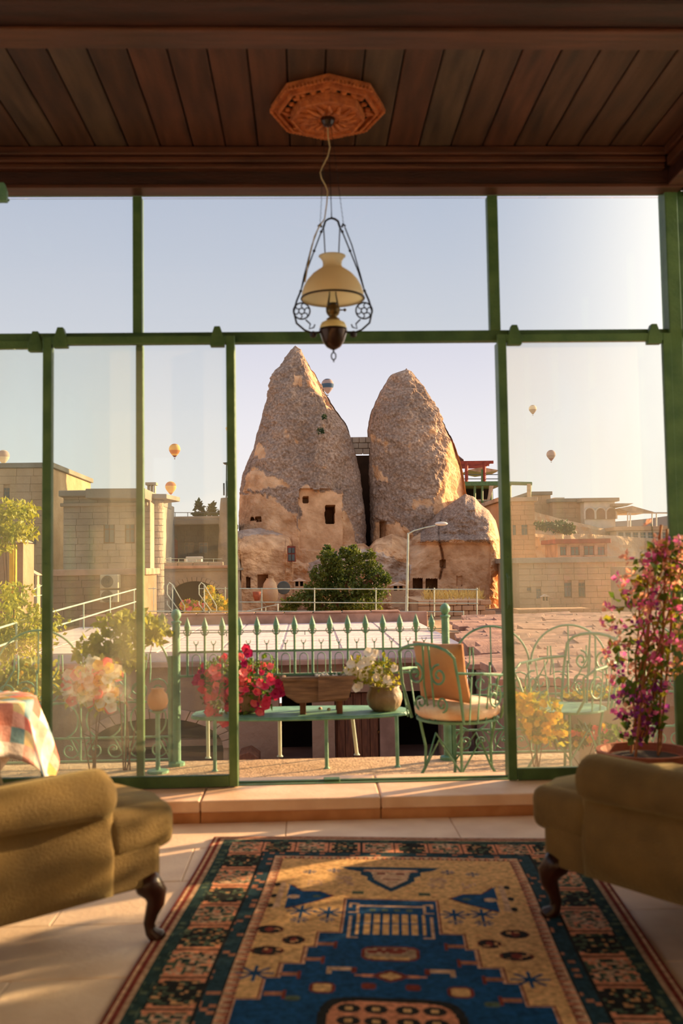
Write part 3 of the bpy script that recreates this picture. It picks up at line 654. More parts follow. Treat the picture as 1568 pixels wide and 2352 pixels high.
o = pyd('patchwork_cloth', V, Fc, 'patch', None, smooth=True, cols=('FACE', fc)); tag(o, 'bright red, yellow, blue and white patchwork cloth draped in the left corner', 'cloth')
m_ = o.modifiers.new('t', 'SOLIDIFY'); m_.thickness = .004

# ================================================================ BOUGAINVILLEA
bx_, by_ = atz(1478, 1728, .33).x, atz(1478, 1728, .33).y
by_ = 4.32; bx_ = aty(1480, 1725, by_).x
zp = aty(1480, 1722, by_).z
t = thing('flowering_climber', 'tall pink and purple flowering climber on canes in terracotta pot', 'potted plant', (bx_, by_, 0))
bm = nb(); lathe(bm, [(.13, 0), (.145, .02), (.165, zp*.6), (.18, zp-.05), (.20, zp-.045), (.205, zp), (.185, zp), (.175, zp-.03), (0, zp-.035)], 32, (bx_, by_, 0)); obj('pot', bm, 'terracotta', t, smooth=False)
bm = nb(); lathe(bm, [(.176, zp-.034), (.1, zp-.02), (0, zp-.022)], 20, (bx_, by_, 0)); obj('soil', bm, 'soil', t)
Cn = []
for dx, dy, px_, py_ in ((-.05, .04, 1522, 1205), (.05, -.02, 1530, 1215), (-.06, -.05, 1500, 1290), (.08, .05, 1560, 1280)):
    tp = aty(px_, py_, by_); bm = nb(); tube(bm, [(bx_+dx, by_+dy, zp-.04), (tp.x, by_+dy*.5, tp.z)], .006, 6); obj('cane', bm, 'bamboo', t)
spine = [(1470, 1690), (1478, 1600), (1490, 1500), (1500, 1400), (1515, 1320), (1528, 1250)]
Cs = [aty(a, b_, by_) for a, b_ in spine]; wid = [.08, .13, .17, .19, .16, .07]
for k in range(7):
    bm = nb(); ph = k*.9
    tube(bm, [(Cs[i].x+wid[i]*.35*cos(ph+i*1.1), by_+wid[i]*.35*sin(ph+i*1.1), Cs[i].z) for i in range(6)], [.006, .005, .005, .004, .003, .002], 5); obj('stem', bm, 'bamboo', t)
def along(n, w=1.0, lo=0, hi=5):
    out = []
    for _ in range(n):
        f = lo+(hi-lo)*random.random(); i = min(4, int(f)); g = f-i; c = Cs[i].lerp(Cs[i+1], g); ww = (wid[i]*(1-g)+wid[i+1]*g)*w
        a = random.random()*2*pi; r = ww*sqrt(random.random())
        out.append((c.x+r*cos(a), by_+r*sin(a)*.5, c.z+random.uniform(-.03, .03)))
    return out
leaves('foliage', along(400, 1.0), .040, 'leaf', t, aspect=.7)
leaves('sunlit_foliage', along(180, 1.05, 1, 5), .040, 'leafY', t, aspect=.7)  # yellower leaf set with sunlight put into its colour
def bract():
    bm = nb()
    for k in range(3):
        a = 2*pi*k/3; R_ = Matrix.Rotation(a, 3, 'Z'); pts = [(.002, 0, 0), (.010, -.009, .006), (.021, 0, .010), (.010, .009, .006), (.010, 0, .002)]
        vs = [bm.verts.new(R_ @ Vector(p)) for p in pts]
        for q in ((0, 1, 4), (1, 2, 4), (2, 3, 4), (3, 0, 4)): bm.faces.new([vs[i] for i in q])
    return bm
BM = {k: mesh_of(bract(), k) for k in ('pinkleaf', 'purple', 'peach')}
extra = [(1490, 1203), (1437, 1278), (1392, 1395), (1378, 1432), (1408, 1446), (1400, 1560), (1432, 1595), (1560, 1240), (1445, 1285), (1462, 1345), (1420, 1480)]
spots = along(300-22, 1.12)+[tuple(aty(a, b_, by_-random.uniform(0, .1))) for a, b_ in extra for _ in range(2)]
for q in spots:
    hz = (q[2]-Cs[0].z)/(Cs[-1].z-Cs[0].z)
    k = random.choices(['pinkleaf', 'purple', 'peach'], [5, 4.5 if hz < .4 else .8, .8 if hz < .3 else 5])[0]
    inst('bract', BM[k], t, q, (random.uniform(-1.5, 1.5), random.uniform(-1.5, 1.5), random.random()*6), random.uniform(1.1, 1.7))
for (a, b_) in extra[::2]:
    q = aty(a, b_, by_-.05); bm = nb(); c = Vector((bx_+.08, by_, q.z-.15)); tube(bm, [c, c.lerp(q, .6)+Vector((0, 0, .06)), q], .002, 4); obj('twig', bm, 'leaf', t)
# ================================================================ TERRACE
ZT = -.15; YF = 6.72
struct('terrace_floor', bx(-3.6, 4.2, 5.10, 6.86, ZT-.25, ZT), 'terrace')
struct('house_front', bx(-3.6, 4.2, 4.9, 5.10, -2.9, ZT-.01), 'stoneD')
# fence
fp = lambda px, py: aty(px, py, YF)
xA = fp(405, 1600).x; xB = fp(1025, 1560).x
zr1 = fp(715, 1493).z; zr2 = fp(715, 1548).z; ztip = fp(715, 1412).z
t = thing('terrace_fence', 'pale green wrought iron terrace railing with spear pickets and ball posts', 'railing', ((xA+xB)/2, YF, ZT))
for x, ztop in ((xA, fp(400, 1412).z), (xB, fp(1025, 1398).z)):
    bm = nb(); lathe(bm, [(.055, ZT), (.055, ZT+.02), (.028, ZT+.03), (.026, ztop-.06), (.034, ztop-.055), (.034, ztop-.045), (.022, ztop-.04)], 12, (x, YF, 0)); p = obj('post', bm, 'iron', t)
    bm = nb(); lathe(bm, [(0, ztop-.045), (.018, ztop-.036), (.032, ztop-.012), (.034, ztop+.006), (.022, ztop+.028), (0, ztop+.04)], 12, (x, YF, 0)); obj('ball_finial', bm, 'iron', p, smooth=True)
for z in (zr1, zr2): obj('rail', bx(xA, xB, YF-.008, YF+.008, z-.007, z+.007), 'iron', t)
obj('top_wire', bx(xA, xB, YF-.003, YF+.003, fp(715, 1449).z-.003, fp(715, 1449).z+.003), 'iron', t)
def picket():
    bm = nb(); h = ztip-zr2
    lathe(bm, [(.008, 0), (.008, h-.125), (.014, h-.118), (.010, h-.11), (.019, h-.085), (.021, h-.065), (.012, h-.035), (.004, h-.012), (0, h)], 8)
    for s in (-1, 1): tube(bm, [(0, 0, h-.13), (s*.018, 0, h-.118), (s*.026, 0, h-.10), (s*.02, 0, h-.09)], .004, 4)
    return bm
PK = mesh_of(picket(), 'iron')
def stem():
    bm = nb(); h = fp(715, 1468).z-zr1; tube(bm, [(0, 0, 0), (0, 0, h-.02)], .004, 5)
    for s in (-1, 1): tube(bm, [(0, 0, h-.03), (s*.012, 0, h-.016), (s*.015, 0, h)], .0035, 4)
    lathe(bm, [(0, h-.035), (.008, h-.03), (0, h-.022)], 6); return bm
ST = mesh_of(stem(), 'iron')
def loop():
    bm = nb(); R_ = .028; tube(bm, [(-R_, 0, zr2), (-R_, 0, zr1-.045)]+[(p[0], 0, p[2]) for p in arc(0, zr1-.045, R_, pi, 0, 8)]+[(R_, 0, zr2)], .0035, 4)
    bm.transform(Matrix.Translation((0, 0, -zr2))); return bm
LO = mesh_of(loop(), 'iron')
px = 430; k = 0; pxs = [430, 470, 510, 550, 590, 634, 676, 717, 757, 798, 839, 879, 918, 955, 991]
for i, a in enumerate(pxs):
    x = fp(a, 1450).x; inst('picket', PK, t, (x, YF, zr2))
    if i < len(pxs)-1:
        x2 = fp(pxs[i+1], 1450).x; inst('short_stem', ST, t, ((x+x2)/2, YF, zr1)); inst('loop', LO, t, ((x+x2)/2, YF, zr2), (0, 0, 0), ((x2-x)/.112*.9, 1, 1))
# scroll panels left / right
def scroll_panel(label, x0, x1, y, arch=True):
    t = thing('scroll_railing', label, 'railing', ((x0+x1)/2, y, ZT))
    zz_ = [ZT+.04, ZT+.19, ZT+.42, ZT+.60]
    for z in zz_[0:1]+zz_[1:3]: obj('rail', bx(x0, x1, y-.007, y+.007, z-.006, z+.006), 'iron', t)
    n = max(1, round((x1-x0)/.27)); w = (x1-x0)/n
    bmR = nb(); 
    tube(bmR, [(w/2-.01, 0, 0), (w/2-.01, 0, .60)], .007, 6)
    for s in (-1, 1):
        tube(bmR, arc(s*w*.0, .265, .118, 0, 2*pi, 20)[:-1], .006, 5, closed=True) if s == 1 else None
        tube(bmR, [(s*w*.46, 0, .02)]+spiral(s*w*.22, .075, .075, .012, pi/2 if s > 0 else pi/2, 1.3*(-s), 18), .005, 5)
        tube(bmR, spiral(s*w*.24, .46, .016, .075, 0, 1.4*s, 18)+[(s*w*.05, 0, .60), (s*.01, 0, .70)], .0055, 5)
        lathe(bmR, [(0, -.012), (.012, 0), (0, .012)], 6, (s*w*.22, 0, .075))
    me = mesh_of(bmR, 'iron')
    for i in range(n): inst('scroll', me, t, (x0+w*(i+.5), y, ZT+.04))
    if arch:
        for i in range(0, n, 2):
            xc = x0+w*(i+1); bm = nb()
            tube(bm, arc(xc, ZT+.62, w*.98, pi, 0, 22, y), .007, 6); tube(bm, [(xc, y, ZT+.62), (xc, y, ZT+.62+w*.98)], .005, 5)
            obj('arched_top', bm, 'iron', t)
    for x in (x0, x1): bm = nb(); tube(bm, [(x, y, ZT), (x, y, ZT+.72)], .014, 8); obj('post', bm, 'iron', t)
    return t
scroll_panel('pale green scrolled railing with arched tops behind the left dusty glass', -2.66, xA-.04, YF, True)
scroll_panel('green scrolled railing behind the hazy right glass', xB+.04, 3.6, YF, True)
# diagonal brace near right post
# ---------------------------------------------------------------- long low table
def onp(px, py, z): return atz(px, py, z)
ztab = ZT+.335
tc_ = atz(690, 1634, ztab); tY = tc_.y; tX = tc_.x
t = thing('terrace_table', 'long oval green metal table in front of the spear railing', 'table', (tX, tY, ZT))
hw = (aty(925, 1634, tY).x-aty(430, 1634, tY).x)/2; dpt = .26
poly = [(tX+hw*cos(a)*1.0, tY+dpt*(1 if sin(a) > 0 else -1)*abs(sin(a))**.6) for a in np.linspace(0, 2*pi, 40, endpoint=False)]
obj('tabletop', prism(nb(), poly, ztab-.012, ztab, bevel=.004), 'iron', t)
bm = nb(); tube(bm, [(x, y, ztab-.014) for x, y in poly], .009, 6, closed=True); obj('table_rim', bm, 'iron', t)
for a, b_ in ((640, 1), (748, -1), (660+150, 1), (500, -1), (905, -1), (470, 1)):
    x = aty(a, 1690, tY).x; bm = nb(); tube(bm, [(x, tY+b_*.20, ztab-.01), (x+(.035 if a == 810 else 0), tY+b_*.22, ZT+.006)], .012, 8); lathe(bm, [(.022, 0), (.012, .012)], 8, (x+(.035 if a == 810 else 0), tY+b_*.22, ZT)); obj('leg', bm, 'pipe' if b_ > 0 else 'iron', t)
for a, b_ in ((735, 1662), (755, 1664)):
    q = atz(a, b_-32, ztab); o = obj('pebble', lathe(nb(), [(0, 0), (.012, .003), (.014, .010), (.006, .018), (0, .019)], 8, (q.x, q.y, ztab)), 'paleconc', smooth=True)
    tag(o, 'small pale pebble on the green table, '+('left' if a == 735 else 'right')+' of the pair', 'pebble', 'pebbles on the table')
# petunias
def petunia():
    bm = nb(); n = 10; c = bm.verts.new((0, 0, -.012)); R1 = [bm.verts.new((.008*cos(2*pi*k/n), .008*sin(2*pi*k/n), -.004)) for k in range(n)]
    R2 = [bm.verts.new(((.026 if k % 2 else .022)*cos(2*pi*k/n), (.026 if k % 2 else .022)*sin(2*pi*k/n), .003 if k % 2 else 0)) for k in range(n)]
    for k in range(n): bm.faces.new((c, R1[k], R1[(k+1) % n])); bm.faces.new((R1[k], R2[k], R2[(k+1) % n], R1[(k+1) % n]))
    return bm
PM = {k: mesh_of(petunia(), k) for k in ('petred', 'petmag', 'petcoral', 'petwhite', 'petyel')}
def bloom(t, kinds, wts, q, nrm, sc):
    n = Vector(nrm).normalized(); e = n.to_track_quat('Z', 'Y').to_euler(); inst('bloom', PM[random.choices(kinds, wts)[0]], t, q, e, sc)
pc_ = aty(562, 1580, tY)
t = thing('petunia_pot', 'overflowing red and magenta flowers in a planter left end of the table', 'potted plant', (pc_.x, tY, ztab))
bm = nb(); lathe(bm, [(.07, 0), (.10, .02), (.115, .12), (.12, .14), (.11, .14), (.1, .12), (0, .12)], 20, (pc_.x, tY, ztab)); obj('pot', bm, 'claypot', t)
def px_cloud(poly_c, D, thick, n):
    out = []
    for _ in range(n):
        cx, cy, rx, ry = random.choice(poly_c); a = random.random()*2*pi; r = sqrt(random.random()); q = aty(cx+rx*r*cos(a), cy+ry*r*sin(a), D); q.y += random.uniform(-thick, thick); out.append(q)
    return out
ells = [(560, 1545, 80, 45), (600, 1560, 55, 60), (520, 1545, 62, 40), (565, 1600, 52, 45), (500, 1600, 30, 50), (480, 1560, 30, 32)]
leaves('foliage', [tuple(q) for q in px_cloud(ells, tY, .14, 900)], .04, 'leaf', t, aspect=.6)
for q in px_cloud(ells, tY-.06, .13, 120):
    bloom(t, ['petred', 'petmag', 'petcoral'], [4, 2, 6 if q.x > pc_.x-.2 else 1], q, (random.uniform(-.6, .6), -1+random.uniform(-.1, .5), random.uniform(-.1, .8)), random.uniform(.85, 1.4))  # coral weighted to the right, painting sunlight onto the red flowers
for a, b_ in ((640, 1570), (655, 1575), (645, 1590), (632, 1594), (610, 1620), (597, 1635), (612, 1610), (480, 1635), (500, 1650), (570, 1500), (565, 1490), (515, 1660)):
    bloom(t, ['petmag', 'petred'], [1, 1], aty(a, b_, tY-.15), (random.uniform(-.3, .3), -1, .1), 1.35)
# wooden trough pair
def trough(label, px0, px1, ytop, ybot, D, d=.13):
    x0 = aty(px0, ytop, D).x; x1 = aty(px1, ytop, D).x; z1 = aty((px0+px1)/2, ytop, D).z; z0 = aty((px0+px1)/2, ybot, D).z; w = (x1-x0)
    t = thing('wooden_trough', label, 'trough', ((x0+x1)/2, D, ztab), 0, 'old wooden troughs on the table')
    P1 = [(x0, z1), (x1, z1), (x1-.02, z1-.03), (x1-w*.12, z0+.01), (x0+w*.22, z0)]+[(x0+w*.05, z0+.05)]
    A = [(x0, z1), (x0+.02, z1), (x0+w*.22, z0+.025), (x1-w*.15, z0+.03), (x1-.025, z1), (x1, z1), (x1-.02, z1-.03), (x1-w*.12, z0+.01), (x0+w*.20, z0), (x0+w*.05, z0+.05)]
    bm = nb(); prism(bm, A, D-d, D+d, axis='y', bevel=.004); obj('body', bm, 'trough', t)
    for yy in (D-d-.008, D+d-.012):
        bm = nb(); prism(bm, P1, yy, yy+.02, axis='y', bevel=.004); obj('side_board', bm, 'trough', t)
    obj('band', bx(x0-.006, x1+.006, D-d-.014, D-d-.006, z1-.022, z1-.008), 'trough', t)
    for lx in (x0+w*.28, x1-w*.22):
        for yy in (D-d+.02, D+d-.05): obj('leg', bx(lx-.02, lx+.02, yy, yy+.035, ztab, z0+.02, .003), 'wood', t)
    return t, x0, x1, z0, z1
t2, x0, x1, z0, z1 = trough('weathered wooden trough on four legs filled with gravel on the table', 648, 814, 1549, 1608, tY-.04, .13)
bm = nb(); prism(bm, [(x0+(x1-x0)*.49, z1+.006), (x1-.006, z1+.006), (x1-.02, z1-.045), (x1-(x1-x0)*.1, z0+.03), (x0+(x1-x0)*.49, z0+.015)], tY-.04-.165, tY-.04-.145, axis='y', bevel=.004); obj('front_panel', bm, 'trough', t2)
bm = nb(); random.seed(3)
for i in range(60): 
    bmesh.ops.create_icosphere(bm, subdivisions=1, radius=random.uniform(.006, .011), matrix=Matrix.Translation((random.uniform(x0+.2, x1-.03), tY-.04+random.uniform(-.1, .1), z1-.002)))
o = obj('gravel', bm, 'white', t2, kind='stuff')
obj('gravel_bed', bx(x0+.03, x1-.03, tY-.15, tY+.07, z0+.03, z1-.008), 'soil', t2)
# white flower pot
pw_ = aty(882, 1600, tY-.02); y0 = tY-.04
t = thing('white_flower_pot', 'round ribbed stoneware pot of white flowers at right end of table', 'potted plant', (pw_.x, y0, ztab))
bm = nb(); R_ = .118; lathe(bm, [(R_*.62, 0), (R_*.88, .03), (R_, .075), (R_*.98, .11), (R_*.82, .15), (R_*.86, .163), (R_*.76, .165), (R_*.7, .15), (0, .15)], 36, (pw_.x, y0, ztab))
for v in bm.verts:
    a = atan2(v.co.y-y0, v.co.x-pw_.x); k = 1+.018*cos(a*12); v.co.x = pw_.x+(v.co.x-pw_.x)*k; v.co.y = y0+(v.co.y-y0)*k
obj('pot', bm, 'claypot', t, smooth=True)
ells = [(855, 1545, 55, 35), (880, 1550, 35, 40), (820, 1540, 28, 28)]
leaves('foliage', [tuple(q) for q in px_cloud(ells, y0, .12, 520)], .038, 'leafY', t, aspect=.55)
for a, b_ in ((805, 1525), (815, 1535), (828, 1527), (838, 1520), (855, 1503), (862, 1500), (852, 1515), (833, 1545), (835, 1553), (825, 1575), (818, 1580), (888, 1560), (890, 1568), (843, 1530), (798, 1540), (870, 1540), (810, 1548), (905, 1535), (864, 1556), (846, 1498)):
    bloom(t, ['petwhite'], [1], aty(a, b_, y0-.12+random.uniform(-.02, .04)), (random.uniform(-.4, .4), -1, random.uniform(0, .5)), random.uniform(1.1, 1.45))
# ---------------------------------------------------------------- garden chairs
def garden_chair(label, x, y, rot, cush=True):
    t = thing('garden_chair', label, 'chair', (x, y, ZT), rot, 'green wrought iron terrace chairs')
    def P_(bm, n, m, par=None, **k): return obj(n, bm, m, par or t, local=True, **k)
    S_ = .43; R_ = .235
    P_(lathe(nb(), [(R_-.01, S_-.01), (R_, S_-.006), (R_, S_+.004), (R_-.01, S_+.006)], 28), 'seat', 'iron')
    for a in (45, 135, 225, 315):
        c_, s_ = cos(radians(a)), sin(radians(a))
        P_(tube(nb(), [(c_*R_*.92, s_*R_*.92, S_), (c_*R_*.78, s_*R_*.78, S_*.62), (c_*R_*.8, s_*R_*.8, S_*.35), (c_*R_*1.18, s_*R_*1.18, 0)], .009, 6), 'leg', 'iron')
    bm = nb()
    for a in range(0, 360, 90):
        c_, s_ = cos(radians(a)), sin(radians(a)); c2, s2 = cos(radians(a+45)), sin(radians(a+45)); c3, s3 = cos(radians(a-45)), sin(radians(a-45))
        tube(bm, [(c3*R_*.79, s3*R_*.79, S_*.35), (c_*R_*.7, s_*R_*.7, S_*.75), (c2*R_*.79, s2*R_*.79, S_*.35)], .006, 5)
    P_(bm, 'leg_brace', 'iron')
    bm = nb(); B = .36
    pts = [(-R_*.75, -.19, S_), (-R_*.98, -.21, S_+.2), (-R_*1.1, -.20, S_+.36)]+[(-R_*1.15-.01*sin(a), -.20*cos(a), S_+.36+.07*sin(a)) for a in np.linspace(.3, pi-.3, 8)]+[(-R_*1.1, .20, S_+.36), (-R_*.98, .21, S_+.2), (-R_*.75, .19, S_)]
    tube(bm, pts, .009, 6); P_(bm, 'back_frame', 'iron')
    bm = nb()
    for s in (-1, 1):
        q = spiral(s*.085, S_+.26, .062, .012, pi/2 if s > 0 else pi/2, 1.5*s, 24); tube(bm, [(-R_*1.08, p[0], p[2]) for p in q], .007, 5)
        q = spiral(s*.075, S_+.10, .045, .012, -pi/2, 1.3*s, 20); tube(bm, [(-R_*.95, p[0], p[2]) for p in q], .006, 5)
        tube(bm, [(-R_*.9, s*.02, S_), (-R_*1.05, s*.03, S_+.2), (-R_*1.12, s*.02, S_+.42)], .006, 5)
    P_(bm, 'back_scroll', 'iron')
    for s in (-1, 1):
        bm = nb(); tube(bm, [(-R_*1.04, s*.205, S_+.28), (-.1, s*.27, S_+.27), (.08, s*.29, S_+.25), (.16, s*.27, S_+.21), (.14, s*.25, S_+.15)]+[(.12, s*.24, S_+.08), (.14, s*.2, S_)], .008, 6)
        q = spiral(.02, S_+.13, .012, .075, 0, 1.3, 20); tube(bm, [(p[0], s*.25, p[2]) for p in q], .006, 5)
        for k_ in range(4): tube(bm, [(-.17+.07*k_, s*.225, S_), (-.19+.08*k_, s*.262, S_+.26)], .0045, 4)
        P_(bm, 'armrest', 'iron')
    if cush:
        bm = nb(); lathe(bm, [(0, S_+.006), (R_*.9, S_+.006), (R_*1.02, S_+.03), (R_*1.04, S_+.06), (R_*.98, S_+.09), (R_*.7, S_+.105), (0, S_+.108)], 32)
        o = P_(bm, 'seat_cushion', 'cushw', smooth=True)
    return t
def cushion(label, x, y, z, rz, tilt, m, w=.38, h=.40, d=.10):
    bm = nb(); bmesh.ops.create_cube(bm, size=2); bmesh.ops.subdivide_edges(bm, edges=bm.edges, cuts=9, use_grid_fill=True)
    for v in bm.verts:
        c = v.co; e = (1-abs(c.y)**2.5)*(1-abs(c.z)**2.5); pin = 1-.06*(1-min(abs(c.y), abs(c.z)))*(1 if max(abs(c.y), abs(c.z)) > .99 else 0)
        c.x = c.x*d/2*(.12+.88*max(0, e)**.5); c.y *= w/2*pin; c.z *= h/2*pin
    bm.transform(Matrix.Translation((x, y, z)) @ Matrix.Rotation(rz, 4, 'Z') @ Matrix.Rotation(tilt, 4, 'Y'))
    o = obj('cushion', bm, m, smooth=True); tag(o, label, 'cushion'); return o
gc = atz(1045, 1745, ZT); GY = 5.72; GX = aty(1050, 1640, GY).x
garden_chair('green wrought iron chair with peach back cushion in the open doorway', GX, GY, radians(42))
cushion('square peach cushion standing against the back of the doorway chair', GX-.13*cos(radians(42)), GY-.13*sin(radians(42)), ZT+.43+.108+.16, radians(42), radians(-11), 'cush', .36, .335, .11)
garden_chair('green wrought iron chair without cushion seen through the hazy right glass', aty(1300, 1620, 6.0).x, 6.0, radians(215), cush=False)
# stone trough planter right, with yellow flowers
q = aty(1400, 1630, 6.35)
t = thing('stone_planter', 'long pale stone planter on the terrace behind the right glass', 'planter', (q.x, 6.35, ZT))
x0 = aty(1282, 1640, 6.35).x; x1 = aty(1490, 1640, 6.35).x; z1 = aty(1380, 1606, 6.35).z
bm = nb(); prism(bm, [(x0+.06, ZT+.20), (x1-.06, ZT+.20), (x1, z1), (x0, z1)], 6.22, 6.50, axis='y', bevel=.02); obj('basin', bm, 'paleconc', t)
obj('soil', bx(x0+.04, x1-.04, 6.26, 6.46, z1-.01, z1+.006), 'soil', t)
for xx_ in (x0+.15, x1-.15): obj('foot', bx(xx_-.05, xx_+.05, 6.25, 6.47, ZT, ZT+.205, .01), 'paleconc', t)
leaves('foliage', [tuple(q) for q in px_cloud([(1380, 1600, 90, 14)], 6.36, .08, 220)], .04, 'leafY', t)
for q in px_cloud([(1380, 1594, 90, 14)], 6.33, .08, 26): bloom(t, ['petyel', 'petcoral'], [3, 1], q, (0, -.6, 1), .9)
def bush(name, label, cat, ells, D, thick, n, size, m, blooms=0, kinds=('petyel',), base=None, group=None, bs=.8):
    cxm = sum(e[0] for e in ells)/len(ells); cym = max(e[1]+e[3] for e in ells); b0 = aty(cxm, cym, D); bz = base if base is not None else b0.z
    t = thing(name, label, cat, (b0.x, D, bz), 0, group)
    for k in range(5):
        e = random.choice(ells); q = aty(e[0], e[1], D); bm = nb(); tube(bm, [(b0.x+random.uniform(-.03, .03), D, bz), ((b0.x+q.x)/2, D+.02, (bz+q.z)/2), (q.x, q.y, q.z)], [.005*D/6, .0035*D/6, .002*D/6], 5); obj('stem', bm, 'wood', t)
    leaves('foliage', [tuple(q) for q in px_cloud(ells, D, thick, n)], size, m, t, aspect=.6)
    for q in px_cloud(ells, D-thick*.7, thick*.4, blooms): bloom(t, list(kinds), [1]*len(kinds), q, (random.uniform(-.5, .5), -1, .3), bs)
    return t
bush('flowering_bush', 'yellow flowered leafy bush on the terrace just right of the doorway post', 'bush', [(1235, 1640, 48, 45), (1250, 1670, 45, 35), (1205, 1615, 22, 22)], 5.75, .15, 620, .042, 'leafY', 90, base=ZT)
bush('flowering_bush', 'low yellow and red flowered plants below the stone planter', 'bush', [(1370, 1690, 70, 22), (1300, 1690, 40, 20)], 6.05, .1, 420, .045, 'leaf', 40, ('petyel', 'petcoral'), base=ZT)
bush('climbing_vine', 'green climbing vine over the left scrolled railing', 'vine', [(260, 1460, 60, 45), (310, 1440, 50, 40), (230, 1490, 50, 30), (355, 1450, 28, 30), (290, 1510, 40, 25)], 6.60, .12, 900, .06, 'leafY', base=ZT)
bush('flowering_bush', 'yellow and coral flowers on tall stems, white blooms in place of a cream cloth, behind the left dusty glass', 'bush', [(200, 1560, 50, 40), (170, 1580, 40, 40), (230, 1545, 45, 30), (235, 1600, 35, 35)], 6.35, .12, 300, .05, 'leafY', 95, ('petyel', 'petcoral', 'petwhite', 'petwhite'), base=ZT, bs=1.5)  # extra white blooms stand in for a crumpled cream cloth
bush('flowering_bush', 'dense green and yellow shrub at the lower far left', 'bush', [(30, 1570, 60, 45), (80, 1560, 45, 40), (-10, 1590, 40, 40)], 7.3, .2, 900, .06, 'leafY', 30, base=-2.8)
# second cushioned chair far left + pot
q = aty(362, 1612, 6.5)
t = thing('clay_jar', 'small round clay jar on a stand beside the left railing post', 'jar', (q.x, 6.5, ZT))
zb = aty(362, 1632, 6.5).z; bm = nb(); lathe(bm, [(.03, zb), (.055, zb+.02), (.068, zb+.06), (.06, zb+.10), (.038, zb+.125), (.045, zb+.14), (.03, zb+.14), (0, zb+.12)], 20, (q.x, 6.5, 0)); obj('jar_body', bm, 'cush', t, smooth=True)
bm = nb(); lathe(bm, [(.07, ZT), (.07, ZT+.015), (.015, ZT+.02), (.015, zb-.02), (.06, zb)], 12, (q.x, 6.5, 0)); obj('stand', bm, 'iron', t)

# hedge added out of view beside the right glazed wall, blocks low sun
t = thing('shade_hedge', 'leafy hedge added unseen outside the right glazed wall to shade the room', 'shade_hedge', (2.75, 3.8, ZT))
struct('side_terrace', bx(2.05, 4.2, -3.1, 4.9, -.4, -.15), 'terrace')
pp = []
for _ in range(9000):
    y_ = random.uniform(.3, 5.0); hmax = 1.16+.16*sin(y_*2.3)+.08*sin(y_*7.1); z_ = ZT+(hmax-ZT)*random.random()**.8; pp.append((random.uniform(2.4, 3.05), y_, z_))
for _ in range(75):
    a = Vector((random.uniform(2.5, 2.9), random.uniform(.3, 5.0), 1.0)); d_ = Vector((random.uniform(-.2, .2), random.uniform(-.5, .5), random.uniform(.3, .66)))
    for k in range(14): q = a+d_*(k/13); pp.append((q.x+random.uniform(-.04, .04), q.y+random.uniform(-.04, .04), q.z))
leaves('foliage', pp, .075, 'leaf', t, aspect=.65)
for k in range(9):
    y_ = .5+k*.52; bm = nb(); tube(bm, [(2.7, y_, ZT), (2.75, y_+.05, .6), (2.7+.1*sin(k), y_+.1*cos(k*3), 1.5)], [.02, .014, .005], 5); obj('stem', bm, 'wood', t)
# ================================================================ OUTSIDE: ground and lower building
g = bx(-60, 90, 29.3, 72, -1.4, -.85); struct('valley_ground', g, 'ground')
struct('courtyard_ground', bx(-14, 16, 5.0, 29.3, -3.0, -2.8), 'yard')
struct('far_ground', bx(-1500, 1500, 72, 2200, -6, -1.2), 'ground')
YW = 20.0; ZD = -.5; ZC0 = -2.8
wx = lambda px, py=1620, D=YW: aty(px, py, D).x
wz = lambda py, px=700, D=YW: aty(px, py, D).z
X0 = wx(-60); X1 = wx(1072, 1490)
t = thing('lower_building', 'low stone building below the terrace with flat pinkish white roof', 'building', ((X0+X1)/2, YW+2, ZC0))
obj('roof_deck', bx(X0, X1, YW-.15, 29.2, ZD-.18, ZD), 'deck', t)
ml = {}
for j in range(12):
    for i in range(int((X1-X0)/1.2)):
        key = (i+j) % 2
        if key not in ml: ml[key] = mesh_of(bx(-.57, .57, -.36, .36, 0, .012, .004), 'deck')
        inst('roof_slab', ml[key], t, (X0+.62+i*1.2, YW+.25+j*.765, ZD+random.uniform(0, .006)))
za = wz(1497)
# wall pieces: arch bay, piers, lintels
ax0, ax1 = wx(205), wx(512); acx = (ax0+ax1)/2; aw = (ax1-ax0)/2; zs = wz(1722, 360); zc = wz(1650, 360)
pts = [(X0, ZC0), (ax0, ZC0), (ax0, zs)]+[(acx-aw*cos(pi*k/20), zs+(zc-zs)*sin(pi*k/20)**.8) for k in range(1, 20)]+[(ax1, zs), (ax1, ZC0), (wx(640), ZC0), (wx(640), ZD-.18), (X0, ZD-.18)]
bm = nb(); prism(bm, pts, YW, YW+.55, axis='y'); obj('arched_wall', bm, 'stoneB', t)
K = 17
for k in range(K):
    a0 = pi*k/K+.008; a1 = pi*(k+1)/K-.008
    q = lambda a, r: (acx-(aw+r)*cos(a), zs+((zc-zs)+r)*abs(sin(a))**.85)
    obj('arch_stone', prism(nb(), [q(a0, 0), q(a1, 0), q(a1, .20), q(a0, .20)], YW-.05, YW+.2, axis='y', bevel=.01), 'stoneD', t)
obj('arch_recess', bx(ax0-.3, ax1+.3, YW+1.8, YW+1.9, ZC0, ZD-.2), 'recess_shade', t); obj('recess_ledge', bx(ax0, ax1, YW+.35, YW+.55, wz(1715), wz(1700)), 'stoneB', t)
dz = wz(1592)
for a, b_ in ((716, 768), (872, 908), (1012, 1074)): obj('pier', bx(wx(a), wx(b_), YW, YW+.5, ZC0, dz), 'stoneD' if a == 872 else 'stoneB', t)
obj('lintel_wall', bx(wx(640), wx(1074), YW, YW+.5, dz, ZD-.18), 'stoneB', t)
obj('back_wall', bx(wx(640), wx(1074), YW+2.2, YW+2.4, ZC0, ZD-.2), 'recess_shade', t)
obj('cornice', bx(X0, X1, YW-.28, YW+.3, ZD-.28, ZD-.18, .01), 'stoneD', t)
